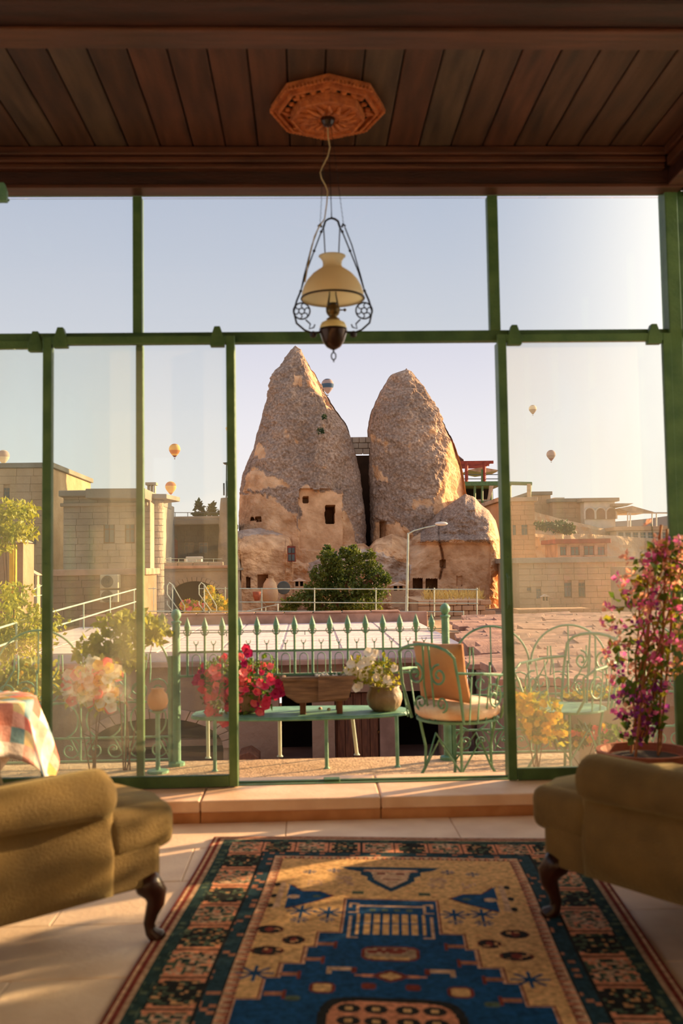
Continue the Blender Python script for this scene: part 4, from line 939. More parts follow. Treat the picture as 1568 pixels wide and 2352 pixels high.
d = obj('door', bx(wx(770), wx(870), YW+.2, YW+.27, ZC0, dz-.02), 'wood', t)
for k in range(5): obj('door_plank', bx(wx(770)+.035+k*.165, wx(770)+.19+k*.165, YW+.16, YW+.2, ZC0+.02, dz-.04, .005), 'wood', d)
obj('hinge', bx(wx(866), wx(872), YW+.1, YW+.2, wz(1690), wz(1684)), 'brass', d)
obj('parapet', bx(X0, X1+.3, 29.0, 29.3, ZD-.3, aty(700, 1409, 29).z, .02), 'stoneD', t)
ml = mesh_of(bx(-.4, .4, -.2, .2, 0, .05, .01), 'stoneD'); zp_ = aty(700, 1409, 29).z
for i in range(int((X1-X0)/.84)): inst('coping_stone', ml, t, (X0+.42+i*.84, 29.15, zp_))
# courtyard crate and jar
bm = nb(); prism(bm, [(wx(556), ZC0), (wx(600), ZC0), (wx(600), wz(1712)), (wx(580), wz(1698)), (wx(556), wz(1705))], YW-1.2, YW-.5, axis='y', bevel=.02); tag(obj('wooden_hutch', bm, 'wood'), 'small brown wooden hutch in the courtyard under the red flowers', 'hutch')
# ---------------------------------------------------------------- right slab roof
zr = -.35
pl = [atz(1062, 1428, zr), atz(1084, 1487, zr), atz(1168, 1578, zr), atz(1620, 1560, zr), atz(1620, 1405, zr), atz(1062, 1418, zr)]
t = thing('slab_roof', 'stone slab roof right of the pale roof, layered irregular flat stones', 'roof', (pl[2].x+1, pl[2].y+2, ZC0))
pol = [(p.x, p.y) for p in pl]
obj('roof_base', prism(nb(), pol, zr-.32, zr-.02), 'stoneB', t)
cxp = sum(p[0] for p in pol)/6; cyp = sum(p[1] for p in pol)/6
obj('wall', prism(nb(), [(cxp+(a-cxp)*.93, cyp+(b_-cyp)*.95) for a, b_ in pol], ZC0, zr-.3), 'stoneB', t)
def inp(x, y, poly):
    r = False; n = len(poly)
    for i in range(n):
        x1, y1 = poly[i]; x2, y2 = poly[(i+1) % n]
        if (y1 > y) != (y2 > y) and x < (x2-x1)*(y-y1)/(y2-y1)+x1: r = not r
    return r
sm = []
for k in range(5):
    bm = nb(); w_ = .25+.07*k; h_ = .17+.02*(k % 3)
    prism(bm, [(-w_, -h_), (w_*.9, -h_*1.05), (w_, h_*.9), (0, h_*1.1), (-w_*1.05, h_)], 0, .07+.03*(k % 2), bevel=.008, seg=1); sm.append(mesh_of(bm, 'slab' if k % 2 else 'stoneD'))
y = pol[2][1]+.2; cnt = 0
while y < 27:
    x = 0.5
    while x < 13:
        if inp(x, y, pol) and cnt < 295:
            inst('stone_slab', random.choice(sm), t, (x, y, zr+random.uniform(-.01, .05)), (random.uniform(.06, .26), random.uniform(-.06, .06), random.uniform(-.2, .2))); cnt += 1
        x += random.uniform(.46, .66)
    y += .37 if y < 18 else .5
# ================================================================ ROCKS
def proj(x, y, z):
    d = np.array([x, y, z-EYE]); w = d@CF; return 784+FPX*(d@CR)/w, PCY-FPX*(d@CU)/w
def interp(poly, y): return float(np.interp(y, [p[1] for p in poly], [p[0] for p in poly]))
def inpoly1(x, y, poly): return inp(x, y, poly)
GREY = np.array(lin((200, 178, 158))[:3]); GREY2 = np.array(lin((132, 117, 105))[:3]); TAN = np.array(lin((240, 200, 154))[:3]); TAN2 = np.array(lin((226, 180, 134))[:3]); PALEW = np.array(lin((238, 216, 192))[:3])
def rockcol(px, py, P, tanz, bias=0.0, pale=()):
    v = Vector((P[0]*.5, P[1]*.5, P[2]*.5)); a = noise.fractal(v, 1.0, 2.0, 4); b_ = noise.fractal(v*2.3+Vector((9, 3, 1)), 1, 2, 4)
    g = GREY*(.5+.5*min(1, max(0, .5+a)))+GREY2*(.5-.5*min(1, max(0, .5+a)))
    tn = TAN*(.5+.5*min(1, max(0, .5+b_)))+TAN2*(.5-.5*min(1, max(0, .5+b_)))
    jx = px+a*22; jy = py+b_*16
    m = 1.0 if any(inpoly1(jx, jy, z) for z in tanz) else min(1, max(0, (a*.5+b_*.9+bias-.62)*5))
    c = g*(1-m)+tn*m
    if any(inpoly1(jx, jy, z) for z in pale): c = PALEW*(.8+.3*b_)
    return (c[0], c[1], c[2], m)
def cone(label, left, right, D, dr, tanz, cuts, ytop, ybot, seed, ridge=None, nz=190, nf=150, nbk=36, bias=0.0):
    t = thing('rock_cone', label, 'rock', (aty((left[-1][0]+right[-1][0])/2, ybot, D).x, D, aty(800, ybot, D).z), 0, 'two tall rock cones')
    V = []; Cc = []; ss = [-1+2*i/nf for i in range(nf+1)]; an = [.5*math.asin(s)+.5*s*pi/2 for s in ss]+[pi/2+pi*(i+1)/(nbk+1) for i in range(nbk)]; n = len(an)
    for j in range(nz+1):
        f = j/nz; py = ytop+(ybot-ytop)*(f**1.0); xl = interp(left, py); xr = interp(right, py)
        A = aty(xl, py, D); B = aty(xr, py, D); cx = (A.x+B.x)/2; w = max(.06, (B.x-A.x)/2); z = (A.z+B.z)/2; w2 = w*dr
        for a in an:
            x = cx+w*sin(a); y = D-w2*cos(a)
            if ridge and abs(a) < pi/2: y += ridge(x, z, (x-cx)/w, f)*w
            P = Vector((x, y, z)); q = P*.45+Vector((seed, 0, 0)); d = noise.fractal(q, .7, 2.1, 7)*.24+noise.fractal(P*3.0, .8, 2, 3)*.09
            px0_, py0_ = proj(x, y, z)
            if any(inp(px0_, py0_, zz_) for zz_ in tanz): d *= .4
            d += .16*(abs(noise.noise(Vector((x*.55+seed, 0, z*.13))))-.2)
            d *= min(1, w/1.2+.25); d = d*(.35 if abs(sin(a)) > .93 else 1)
            x += d*sin(a); y -= d*cos(a); px_, py_ = proj(x, y, z); 
            if abs(a) < 1.35:
                for (c0, c1, c2, c3, dep, flat) in cuts:
                    if c0 < px_ < c1 and c2 < py_ < c3: y = D-w2*cos(.3)*.955+.1+.15*sin(a*3)**2 if flat else y+dep
            V.append((x, y, z)); Cc.append(rockcol(px_, py_, (x+seed, y, z), tanz, bias))
    Fc = []
    for j in range(nz):
        for i in range(n): Fc.append((j*n+i, j*n+(i+1) % n, (j+1)*n+(i+1) % n, (j+1)*n+i))
    k = len(V); V.append((sum(v[0] for v in V[:n])/n, D, V[0][2]+.08)); Cc.append(Cc[0])
    Fc += [(i, k, (i+1) % n) for i in range(n)]
    o = pyd('rock_face', V, Fc, ['rock', 'rocksmooth'], t, smooth=False, cols=('POINT', Cc)); o.data.polygons.foreach_set('material_index', [1 if Cc[f_[0]][3] > .5 else 0 for f_ in Fc]); return t
L1 = [(678, 797), (668, 803), (655, 822), (645, 843), (630, 862), (622, 885), (612, 920), (602, 945), (592, 985), (585, 1015), (575, 1045), (563, 1072), (555, 1095), (552, 1130), (549, 1200), (546, 1420)]
R1 = [(678, 797), (690, 803), (701, 822), (712, 846), (728, 872), (745, 902), (762, 925), (780, 955), (795, 975), (804, 998), (811, 1020), (819, 1050), (824, 1080), (829, 1120), (833, 1160), (837, 1200), (846, 1420)]
L2 = [(932, 849), (914, 854), (897, 860), (885, 880), (872, 905), (860, 930), (849, 950), (845, 975), (844, 1000), (845, 1050), (846, 1100), (849, 1150), (852, 1200), (855, 1420)]
R2 = [(934, 849), (946, 853), (958, 872), (975, 900), (992, 925), (1010, 955), (1025, 985), (1040, 1010), (1046, 1030), (1055, 1060), (1062, 1090), (1070, 1130), (1080, 1160), (1100, 1200), (1120, 1420)]
tz1 = [[(560, 1085), (600, 1080), (660, 1100), (668, 1118), (600, 1130), (552, 1130)], [(545, 1135), (640, 1140), (672, 1180), (690, 1260), (540, 1260)], [(690, 1120), (782, 1128), (792, 1180), (812, 1205), (826, 1240), (800, 1270), (690, 1270), (680, 1190)], [(700, 830), (715, 850), (740, 905), (735, 915), (700, 870)], [(582, 1020), (625, 1030), (620, 1050), (580, 1050)], [(665, 860), (690, 862), (685, 880), (670, 878)], [(540, 1240), (860, 1250), (860, 1430), (540, 1430)]]
tz2 = [[(1032, 1020), (1060, 1012), (1085, 1140), (1070, 1175), (1000, 1175), (1018, 1090)], [(862, 1190), (920, 1205), (945, 1250), (940, 1430), (850, 1430)], [(858, 1060), (880, 1080), (885, 1110), (862, 1095)], [(950, 1140), (1000, 1150), (985, 1170), (955, 1165)]]
rg1 = lambda x, z, s, f: .25*max(0, s-.25)**1.3*f+.05*sin(7*s+f*5)
def chord(s, s0, dr):
    if s <= s0: return 0
    yf = -dr*sqrt(1-s0*s0); return (yf*(1-(s-s0)/(1-s0)))+dr*sqrt(max(0, 1-s*s))
rg1_ = rg1
rg1 = lambda x, z, s, f: rg1_(x, z, s, f)+(chord(s, float(np.interp(797+621*f, [820, 850, 900, 960, 1000], [1, .55, .6, .75, 1])), .85) if s > .5 else 0)
def rg2(x, z, s, f):
    py = 849+569*f; s0 = float(np.interp(py, [900, 1000, 1035, 1100, 1160, 1418], [.95, .9, .84, .6, .34, .34]))
    return .13*abs(s+.35-1.1*(.55-f))+chord(s, s0, .8)*(1 if s > s0 else 0)
c1 = cone('left rock cone, the taller one, with a black carved window', L1, R1, 50, .85, tz1, [(686, 786, 1124, 1262, .3, True), (747, 768, 1162, 1202, 3.0, False), (694, 708, 1141, 1153, 1.0, False), (576, 583, 1188, 1196, .7, False), (586, 592, 1188, 1196, .7, False), (594, 600, 1188, 1196, .7, False)], 797, 1418, 3.0, rg1)
c2 = cone('right rock cone with a blunt top and a sunlit right flank', L2, R2, 50.5, .8, tz2, [(872, 886, 1198, 1245, .8, False)], 849, 1418, 17.0, rg2, nz=170, nf=130)
# two small shrubs on the left cone
for (a, b_, r_), lb in (((737, 990, 7), 'small green tuft growing low on the left rock cone'), ((745, 957, 4), 'tiny green tuft growing high on the left rock cone')):
    q = aty(a, b_, 47.2); pp, vv = blob_pts(90, q, (r_*.02, .2, r_*.02)); tag(leaves('shrub', pp, .13, 'darkleaf', None, kind=None), lb, 'shrub')
# masonry between the cones
t = thing('masonry_wall', 'old masonry wall filling the gap between the two rock cones', 'wall', (aty(828, 1200, 50).x, 50.4, -1))
x0, x1 = aty(800, 1100, 50.4).x, aty(850, 1100, 50.4).x; z1 = aty(828, 1004, 50.4).z
obj('wall', bx(x0, x1, 50.4, 51, z1-.75, z1), 'stoneB', t); obj('gap_back', bx(x0-.8, x1+1.6, 52.6, 53.3, -1, z1-.7), 'recess_shade', t)  # dark back panel paints crevice shade where sun would reach
bm = nb(); z = z1-.3
while z > z1-.9:
    x = x0-random.uniform(0, .3)
    while x < x1: w_ = random.uniform(.3, .5); box(bm, x+.01, x+w_-.01, 50.28, 50.5, z+.01, z+.27, .02); x += w_
    z -= .29
obj('wall_stones', bm, 'stoneA', t, kind='stuff')
# base rock mass
top = [(540, 1222), (560, 1216), (600, 1212), (650, 1214), (664, 1220), (672, 1244), (690, 1256), (710, 1262), (760, 1252), (835, 1248), (850, 1258), (862, 1240), (900, 1226), (940, 1240), (975, 1214), (1000, 1180), (1030, 1160), (1050, 1146), (1068, 1134), (1090, 1142), (1105, 1160), (1122, 1172), (1138, 1196), (1150, 1245), (1162, 1290), (1172, 1330), (1180, 1380), (1184, 1420)]
cutsb = [(659, 678, 1254, 1290, .45), (947, 970, 1329, 1354, 1.6), (978, 1004, 1330, 1370, 1.8), (566, 574, 1326, 1352, .8), (592, 614, 1320, 1352, .9), (1011, 1022, 1286, 1304, .5), (1048, 1062, 1324, 1345, .12)]
tzb = [[(540, 1205), (960, 1215), (960, 1430), (540, 1430)], [(540, 1300), (1200, 1300), (1200, 1430), (540, 1430)], [(858, 1240), (940, 1252), (1000, 1245), (1130, 1240), (1140, 1330), (850, 1330)], [(1128, 1200), (1200, 1200), (1200, 1430), (1120, 1430)]]
palez = [[(700, 1268), (850, 1258), (935, 1300), (930, 1330), (700, 1320)], [(540, 1210), (670, 1210), (668, 1226), (540, 1230)]]
V = []; Cc = []; NX = 300; NYr = 110; DB = 45.2
bxs = np.linspace(541, 1182, NX+1)
for j in range(NYr+1):
    for i in range(NX+1):
        px_ = bxs[i]; ty_ = float(np.interp(px_, [p[0] for p in top], [p[1] for p in top])); f = j/NYr; py = ty_+(1422-ty_)*f
        hpx = py-ty_
        dy = 2.6*max(0, 1-hpx/55)**2 + .9*sin((px_-600)*.02)+(2.2*max(0, (px_-1110)/70)**2)
        if 672 < px_ < 850: dy += .9
        dy += .35*max(0, 1-abs(hpx-40)/30)*(1 if px_ > 940 else 0)-.5*max(0, 1-abs(py-1240)/12)*(px_ > 945)
        P = aty(px_, py, DB)
        nz_ = noise.fractal(Vector((P.x*.5, 3, P.z*.7)), .8, 2, 6)*.6+noise.fractal(Vector((P.x*2, 9, P.z*2)), .9, 2, 4)*.12
        if 940 < px_ < 1125 and 1245 < py < 1420: nz_ *= .25
        if 552 < px_ < 655 and 1230 < py < 1420: nz_ *= .4
        dy += nz_
        crack = abs(px_-(1012+5*sin(py*.05)));  dy += .35*max(0, 1-crack/3.5) if py < 1330 and px_ > 1000 else 0
        for c in cutsb:
            if c[0] < px_ < c[1] and c[2] < py < c[3]: dy += c[4]
        k_ = (DB+dy)/DB; x = P.x*k_; z = EYE+(P.z-EYE)*k_ if hpx > 55 else P.z*1.0+(P.z-EYE)*(k_-1)
        V.append((x, DB+dy, z)); Cc.append(rockcol(px_, py, (x, DB, z), tzb, .05, palez))
for i in range(NX+1): a = V[i]; V.append((a[0], 52.0, a[2]-.2)); Cc.append(Cc[i])
for i in range(NX+1): a = V[i]; V.append((a[0], 52.0, -1.6)); Cc.append(Cc[i])
w_ = NX+1; Fc = [(j*w_+i, (j+1)*w_+i, (j+1)*w_+i+1, j*w_+i+1) for j in range(NYr) for i in range(NX)]
o1 = (NYr+1)*w_; Fc += [(i, i+1, o1+i+1, o1+i) for i in range(NX)]+[(o1+i, o1+i+1, o1+w_+i+1, o1+w_+i) for i in range(NX)]
t = thing('rock_houses', 'warm tan carved rock houses spread in front of the two cones', 'rock', (aty(860, 1420, 45).x, 45.5, -.85))
o = pyd('rock_face', V, Fc, ['rock', 'rocksmooth'], t, cols=('POINT', Cc)); o.data.polygons.foreach_set('material_index', [1 if Cc[f_[0]][3] > .5 else 0 for f_ in Fc])
D_ = 45.0
f = obj('window', bx(*[v for v in (aty(659, 1270, 45).x, aty(678, 1270, 45).x)], 45.55, 45.62, aty(668, 1290, 45).z, aty(668, 1254, 45).z), 'woodred', t)
for a, b_, c_, d_ in ((661, 668, 1258, 1270), (669.5, 676, 1258, 1270), (661, 668, 1273, 1288), (669.5, 676, 1273, 1288)): obj('pane', bx(aty(a, c_, 45).x, aty(b_, c_, 45).x, 45.50, 45.56, aty(a, d_, 45).z, aty(a, c_, 45).z), 'pane', f)
# small items in front of rocks: little vents / jars
def vent(label, a0, a1, b0, b1, D, m='stoneC', grp='small stone vent houses'):
    x0, x1, _, _, z0, z1 = pbox(a0, a1, b0, b1, D); w = x1-x0
    t = thing('stone_vent', label, 'vent', ((x0+x1)/2, D+w/2, z0-.4 if D > 30 else -2.8), 0, grp)
    obj('shaft', bx(x0+w*.12, x1-w*.12, D+.1, D+w*.8, z0-.4 if D > 30 else -2.8, z0+(z1-z0)*.45), m, t)
    for i in (0, .5, 1): obj('pillar', bx(x0+w*(.1+.68*i), x0+w*(.22+.68*i), D+.1, D+.3, z0+(z1-z0)*.45, z0+(z1-z0)*.78), m, t)
    obj('inner', bx(x0+w*.2, x1-w*.2, D+.35, D+w*.7, z0+(z1-z0)*.45, z0+(z1-z0)*.78), 'recess_shade', t)
    bm = nb(); prism(bm, [(x0, z0+(z1-z0)*.78), (x1, z0+(z1-z0)*.78), ((x0+x1)/2, z1)], D, D+w*.9, axis='y', bevel=.01); obj('cap', bm, 'paleconc', t)
vent('small stone vent house right of the tree before the cave doors', 896, 934, 1338, 1372, 40)
vent('small tan stone vent house left of the tree', 671, 703, 1328, 1362, 42)
vent('pale stone vent house with pillars seen through the far left glass', 38, 88, 1308, 1372, 26)
vent('tiny white stone vent on the right beyond the hazy glass', 1243, 1264, 1365, 1392, 36)
q = aty(620, 1365, 41); bm = nb(); z0, z1 = aty(620, 1378, 41).z, aty(620, 1330, 41).z
lathe(bm, [(.16, z0-.2), (.30, z0), (.33, z0+(z1-z0)*.4), (.26, z0+(z1-z0)*.8), (.14, z1), (.16, z1+.03), (0, z1)], 20, (q.x, 41, 0)); tag(obj('stone_jar', bm, 'stoneC', smooth=True), 'big pale stone jar at the foot of the left rock house', 'jar')
q = aty(651, 1350, 42); bm = nb(); lathe(bm, [(0, 0), (.26, .0), (.28, .05), (.26, .10), (0, .10)], 24)
bm.transform(Matrix.Translation((q.x, 42, q.z)) @ Matrix.Rotation(pi/2, 4, 'X')); tag(obj('millstone', bm, 'pane', smooth=False), 'round dark grey millstone standing left of the tree', 'millstone')
q = aty(590, 1368, 40); bm = nb(); lathe(bm, [(.10, -.2), (.16, 0), (.17, .14), (.15, .16), (0, .15)], 16, (q.x, 40, q.z)); tag(obj('clay_pot', bm, 'terracotta', smooth=True), 'orange clay pot behind the pale pipe railing at the left', 'pot')
# grass
pp = []
for _ in range(1300):
    a = random.uniform(975, 1110); q = aty(a, random.uniform(1366, 1398), random.uniform(38, 42)); pp.append(tuple(q))
dr_ = np.tile(np.array([[0, 0, 1.6]]), (len(pp), 1)); o = leaves('dry_grass', pp, .28, 'grass', None, dirs=dr_, aspect=.1); tag(o, 'dry golden grass below the cave doors', 'grass', kind='stuff')
t = thing('low_stone_wall', 'low sunlit rubble wall under the dry grass', 'wall', (aty(1030, 1400, 37).x, 37, -.9))
x0, x1 = aty(960, 1395, 37).x, aty(1116, 1395, 37).x; z1 = aty(1040, 1378, 37).z; obj('core', bx(x0, x1, 37.1, 42.5, -1, z1-.02), 'stoneC', t)
z = z1-.2; me = [mesh_of(bx(-a/2, a/2, -.12, .12, 0, .18, .02), 'tufa') for a in (.3, .42, .55)]
while z > -1.0:
    x = x0
    while x < x1-.2: k = random.randint(0, 2); a = (.3, .42, .55)[k]; inst('rubble_stone', me[k], t, (x+a/2, 37.05+random.uniform(-.03, .03), z)); x += a+.015
    z -= .195
# ---------------------------------------------------------------- tree
q = aty(785, 1400, 36)
t = thing('fig_tree', 'bushy green tree in front of the rock cones', 'tree', (q.x, 36, -.85))
bm = nb()
for pts in ([(785, 1470), (790, 1400), (797, 1340), (805, 1300)], [(790, 1410), (760, 1350), (745, 1290)], [(792, 1400), (840, 1340), (870, 1320)], [(788, 1430), (720, 1380), (690, 1370)]):
    tube(bm, [tuple(aty(a, b_, 36)) for a, b_ in pts], [.14, .11, .07, .03][:len(pts)], 7)
obj('trunk', bm, 'wood', t)
cl = [(755, 1285, 24, 22), (752, 1265, 10, 15), (815, 1280, 26, 20), (812, 1262, 10, 12), (790, 1270, 12, 14), (735, 1320, 28, 22), (790, 1310, 40, 26), (850, 1305, 26, 22), (865, 1325, 30, 18), (885, 1330, 16, 12), (735, 1355, 45, 20), (850, 1360, 45, 22), (790, 1350, 55, 30), (700, 1375, 38, 16), (665, 1390, 24, 18), (760, 1390, 60, 20), (830, 1390, 50, 18), (850, 1275, 12, 14), (772, 1300, 16, 30)]
P_ = []
for cx, cy, rx, ry in cl:
    c = aty(cx, cy, 36+random.uniform(-.5, .5)); s = 36/FPX; pts, _ = blob_pts(int(rx*ry*.62)+60, c, (rx*s, min(rx, 40)*s, ry*s), .5); P_.append(pts)
leaves('foliage', np.concatenate(P_), .115, 'treeleaf', t, aspect=.75)
# ---------------------------------------------------------------- street lamp
t = thing('street_lamp', 'pale metal street lamp with a curved arm before the right cone', 'street lamp', (aty(935, 1400, 33).x, 33, -.85))
bm = nb(); A = aty(933, 1414, 33); B = aty(937, 1224, 33); tube(bm, [(A.x, 33, -.85), tuple(A), tuple(B)], [.055, .05, .032], 8); obj('pole', bm, 'pipe', t)
bm = nb(); tube(bm, [tuple(aty(937, 1226, 33)), tuple(aty(950, 1219, 33)), tuple(aty(975, 1212, 33)), tuple(aty(1000, 1207, 33))], .022, 6); obj('arm', bm, 'pipe', t)
q = aty(1013, 1203, 33); bm = nb(); bmesh.ops.create_uvsphere(bm, u_segments=14, v_segments=8, radius=1, matrix=Matrix.Translation(q) @ Matrix.Diagonal((.22, .11, .07, 1))); obj('lamp_head', bm, 'white', t, smooth=True)
# ---------------------------------------------------------------- railings
def pipes(label, segs, posts, r=.018, name='pipe_railing', grp=None, m='pipe', pr=None):
    a = segs[0]; D0 = a[0][2]; c = aty(a[0][0], a[0][1], D0); t = thing(name, label, 'railing', tuple(c), 0, grp)
    for s in segs: bm = nb(); tube(bm, [tuple(aty(*p)) for p in s], r, 6); obj('rail', bm, m, t)
    for s in posts: bm = nb(); tube(bm, [tuple(aty(*p)) for p in s], pr or r*1.1, 6); obj('post', bm, m, t)
    return t
pipes('pale pipe railing with two rails crossing in front of the tree', [[(550, 1352, 34), (1098, 1354, 34)], [(550, 1383, 34), (1098, 1386, 34)]], [[(a, 1350, 34), (a, 1416, 34)] for a in (601, 722, 863, 997, 1095)], .02)
pipes('thin pale rail along the far edge of the pinkish roof', [[(340, 1404, 29.1), (1064, 1405, 29.1)]], [[(1064, 1403, 29.1), (1064, 1432, 29.1)], [(480, 1403, 29.1), (480, 1432, 29.1)], [(638, 1387, 29.1), (638, 1412, 29.1)]], .016)
pipes('thin dark wire rail across the middle of the pinkish roof', [[(345, 1448, 24), (1064, 1449, 24)]], [[(a, 1448, 24), (a, 1463, 24)] for a in (345, 520, 700, 880, 1064)], .009, m='pane')
pipes('slanted pale handrail behind the red flowers', [[(556, 1406, 32), (640, 1388, 32)]], [[(600, 1396, 32), (600, 1412, 32)], [(610, 1396, 32), (610, 1412, 32)]], .014)
pipes('sloping pale pipe railing seen through the left glass', [[(-10, 1445, 12), (110, 1408, 15), (312, 1353, 21)], [(-10, 1487, 12), (110, 1444, 15), (312, 1382, 21)]], [[(a, b_, d_), (a, b_+60, d_)] for a, b_, d_ in ((38, 1430, 13), (72, 1420, 14), (192, 1385, 17), (253, 1368, 19), (308, 1354, 21))], .014, grp='pipe railings on the left')
pipes('short pale pipe railing at the far left by the yellow pole', [[(-10, 1398, 20), (105, 1340, 25)], [(50, 1372, 22), (105, 1366, 25)]], [[(24, 1380, 22), (24, 1420, 22)], [(64, 1358, 23), (64, 1400, 23)], [(85, 1350, 24), (85, 1385, 24)]], .014, grp='pipe railings on the left')
for dx, lb in ((0, 'left'), (73, 'right')):
    pipes(lb+' hooped pale stair handrail before the dark arch', [[(396+dx, 1403, 30), (384+dx, 1388, 30), (384+dx, 1380, 30)], [(412+dx, 1403, 30), (384+dx, 1365, 30), (384+dx, 1345, 30), (389+dx, 1338, 30), (396+dx, 1343, 30), (424+dx, 1392, 30), (424+dx, 1404, 30)]], [[(396+dx, 1344, 30), (396+dx, 1404, 30)]], .017, name='stair_handrail', grp='hooped stair handrails')
pipes('thin pale wire fence before the left arch', [[(340, 1352, 31), (360, 1352, 31)], [(455, 1352, 31), (530, 1352, 31)]], [[(353, 1348, 31), (353, 1404, 31)], [(517, 1348, 31), (517, 1404, 31)]], .013)
# ================================================================ BUILDINGS
def blocks(bm, x0, x1, z0, z1, yf, bw, bh, holes, th=.14):
    z = z0
    while z < z1-.02:
        zt = min(z+bh, z1); zm = (z+zt)/2; iv = [(x0, x1)]
        for h in holes:
            if h[2] < zm < h[3]:
                nv_ = []
                for a, b_ in iv:
                    if h[1] <= a or h[0] >= b_: nv_.append((a, b_)); continue
                    if h[0] > a: nv_.append((a, h[0]))
                    if h[1] < b_: nv_.append((h[1], b_))
                iv = nv_
        for a, b_ in iv:
            x = a
            while x < b_-.02:
                w_ = bw*random.uniform(.75, 1.3); xe = x+w_ if b_-(x+w_) > bw*.4 else b_
                p_ = random.uniform(-.012, .012); box(bm, x+.006, xe-.006, yf+p_, yf+th, z+.006, zt-.006); x = xe
        z = zt
def building(label, a0, a1, b0, b1, D, depth, m, wins, bw=.5, bh=.26, roof=None, name='stone_house', cat='building', frame='wood', grp=None, zb=None, capm='concrete', door=None, stones=True):
    x0, x1, y0, y1, z0, z1 = pbox(a0, a1, b0, b1, D, depth)
    if zb is not None: z0 = zb
    t = thing(name, label, cat, ((x0+x1)/2, D+depth/2, z0), 0, grp)
    obj('wall', bx(x0+.02, x1-.02, D+.09, D+depth, z0, z1-.01), m, t)
    holes = []
    for (wa, wb, wc, wd) in wins:
        h = (aty(wa, wc, D).x, aty(wb, wc, D).x, aty(wa, wd, D).z, aty(wa, wc, D).z); holes.append(h)
        f = obj('window', bx(h[0], h[1], D+.06, D+.10, h[2], h[3]), frame, t)
        ww = h[1]-h[0]; hh = h[3]-h[2]
        for i in range(2): 
            for (k0, k1) in ((.06, .68), (.73, .95)): obj('pane', bx(h[0]+ww*(.08+.46*i), h[0]+ww*(.46+.46*i), D+.045, D+.065, h[2]+hh*k0, h[2]+hh*k1), 'pane', f)
    if stones:
        bm = nb(); blocks(bm, x0, x1, z0, z1, D, bw, bh, holes); obj('stone_blocks', bm, m, t, kind='stuff')
    if roof: obj('roof', bx(x0-roof, x1+roof, D-roof, D+depth+roof, z1, z1+.22, .02), capm, t)
    return t
# left hotel building with round tower
t = building('grey stone building with flat slab roof and two brown windows, seen through left glass', 145, 345, 1140, 1318, 38, 7, 'stoneA', [(238, 263, 1202, 1248), (287, 309, 1202, 1248)], .55, .24, None, zb=-1)
x0, x1 = aty(140, 1130, 38).x, aty(340, 1130, 38).x
bm = nb(); prism(bm, [(aty(212, 1130, 38).x, aty(212, 1145, 37).z), (aty(345, 1130, 38).x, aty(345, 1146, 37).z), (aty(345, 1130, 38).x, aty(345, 1122, 37).z), (aty(212, 1130, 38).x, aty(212, 1123, 37).z)], 36.8, 44, axis='y', bevel=.03); obj('roof', bm, 'concrete', t)
obj('roof_ledge', bx(x0, aty(230, 1130, 38).x, 37.6, 44, aty(170, 1142, 38).z, aty(170, 1128, 38).z, .03), 'concrete', t)
obj('string_course', bx(x0, x1, 37.85, 38.1, aty(240, 1163, 38).z, aty(240, 1155, 38).z, .02), 'stoneA', t)
tw = aty(352, 1200, 39); R_ = (aty(371, 1200, 39).x-aty(333, 1200, 39).x)/2*1.02
cx = aty(351, 1200, 39).x; zt_ = aty(352, 1146, 39).z
t = thing('stone_tower', 'round grey stone corner tower beside the left post', 'tower', (cx, 39.5, -1))
bm = nb(); lathe(bm, [(R_*1.12, -1), (R_*1.0, 1.2), (R_*.95, zt_)], 24, (cx, 39.5, 0)); obj('tower_wall', bm, 'mortar', t)
bm = nb(); z = -.9
while z < zt_-.1:
    r = R_*(1.02-.05*(z+1)/(zt_+1))+.03; off = random.random()
    for k in range(14):
        a0 = 2*pi*(k+off)/14; a1 = a0+2*pi/14*.95; vs = []
        for zz2 in (z+.01, z+.235):
            for a in (a0, (a0+a1)/2, a1): vs.append(bm.verts.new((cx+r*cos(a), 39.5+r*sin(a), zz2)))
        bm.faces.new((vs[0], vs[1], vs[4], vs[3])); bm.faces.new((vs[1], vs[2], vs[5], vs[4]))
    z += .25
ob = obj('stone_blocks', bm, 'stoneA', t, kind='stuff'); sd = ob.modifiers.new('s', 'SOLIDIFY'); sd.thickness = .05
bm = nb(); lathe(bm, [(R_*1.0, 0), (R_*1.12, .04), (R_*1.12, .12), (R_*1.0, .16)], 24, (cx, 39.5, aty(352, 1170, 39).z)); obj('cornice', bm, 'stoneA', t)
z_ = zt_; bm = nb(); prism(bm, [(cx-R_, 38.3), (aty(386, 1140, 39).x, 38.6), (aty(402, 1140, 39).x, 40.5), (cx-R_, 42)], z_-.02, z_+.16, bevel=.02); obj('slab_roof', bm, 'concrete', t)
for i in (0, 1, 2): obj('chimney_pillar', bx(cx-.28+i*.12, cx-.22+i*.12, 39.4, 39.7, z_+.16, z_+.58), 'stoneA', t)
obj('chimney_cap', bx(cx-.34, cx+.08, 39.3, 39.8, z_+.58, z_+.68), 'stoneA', t)
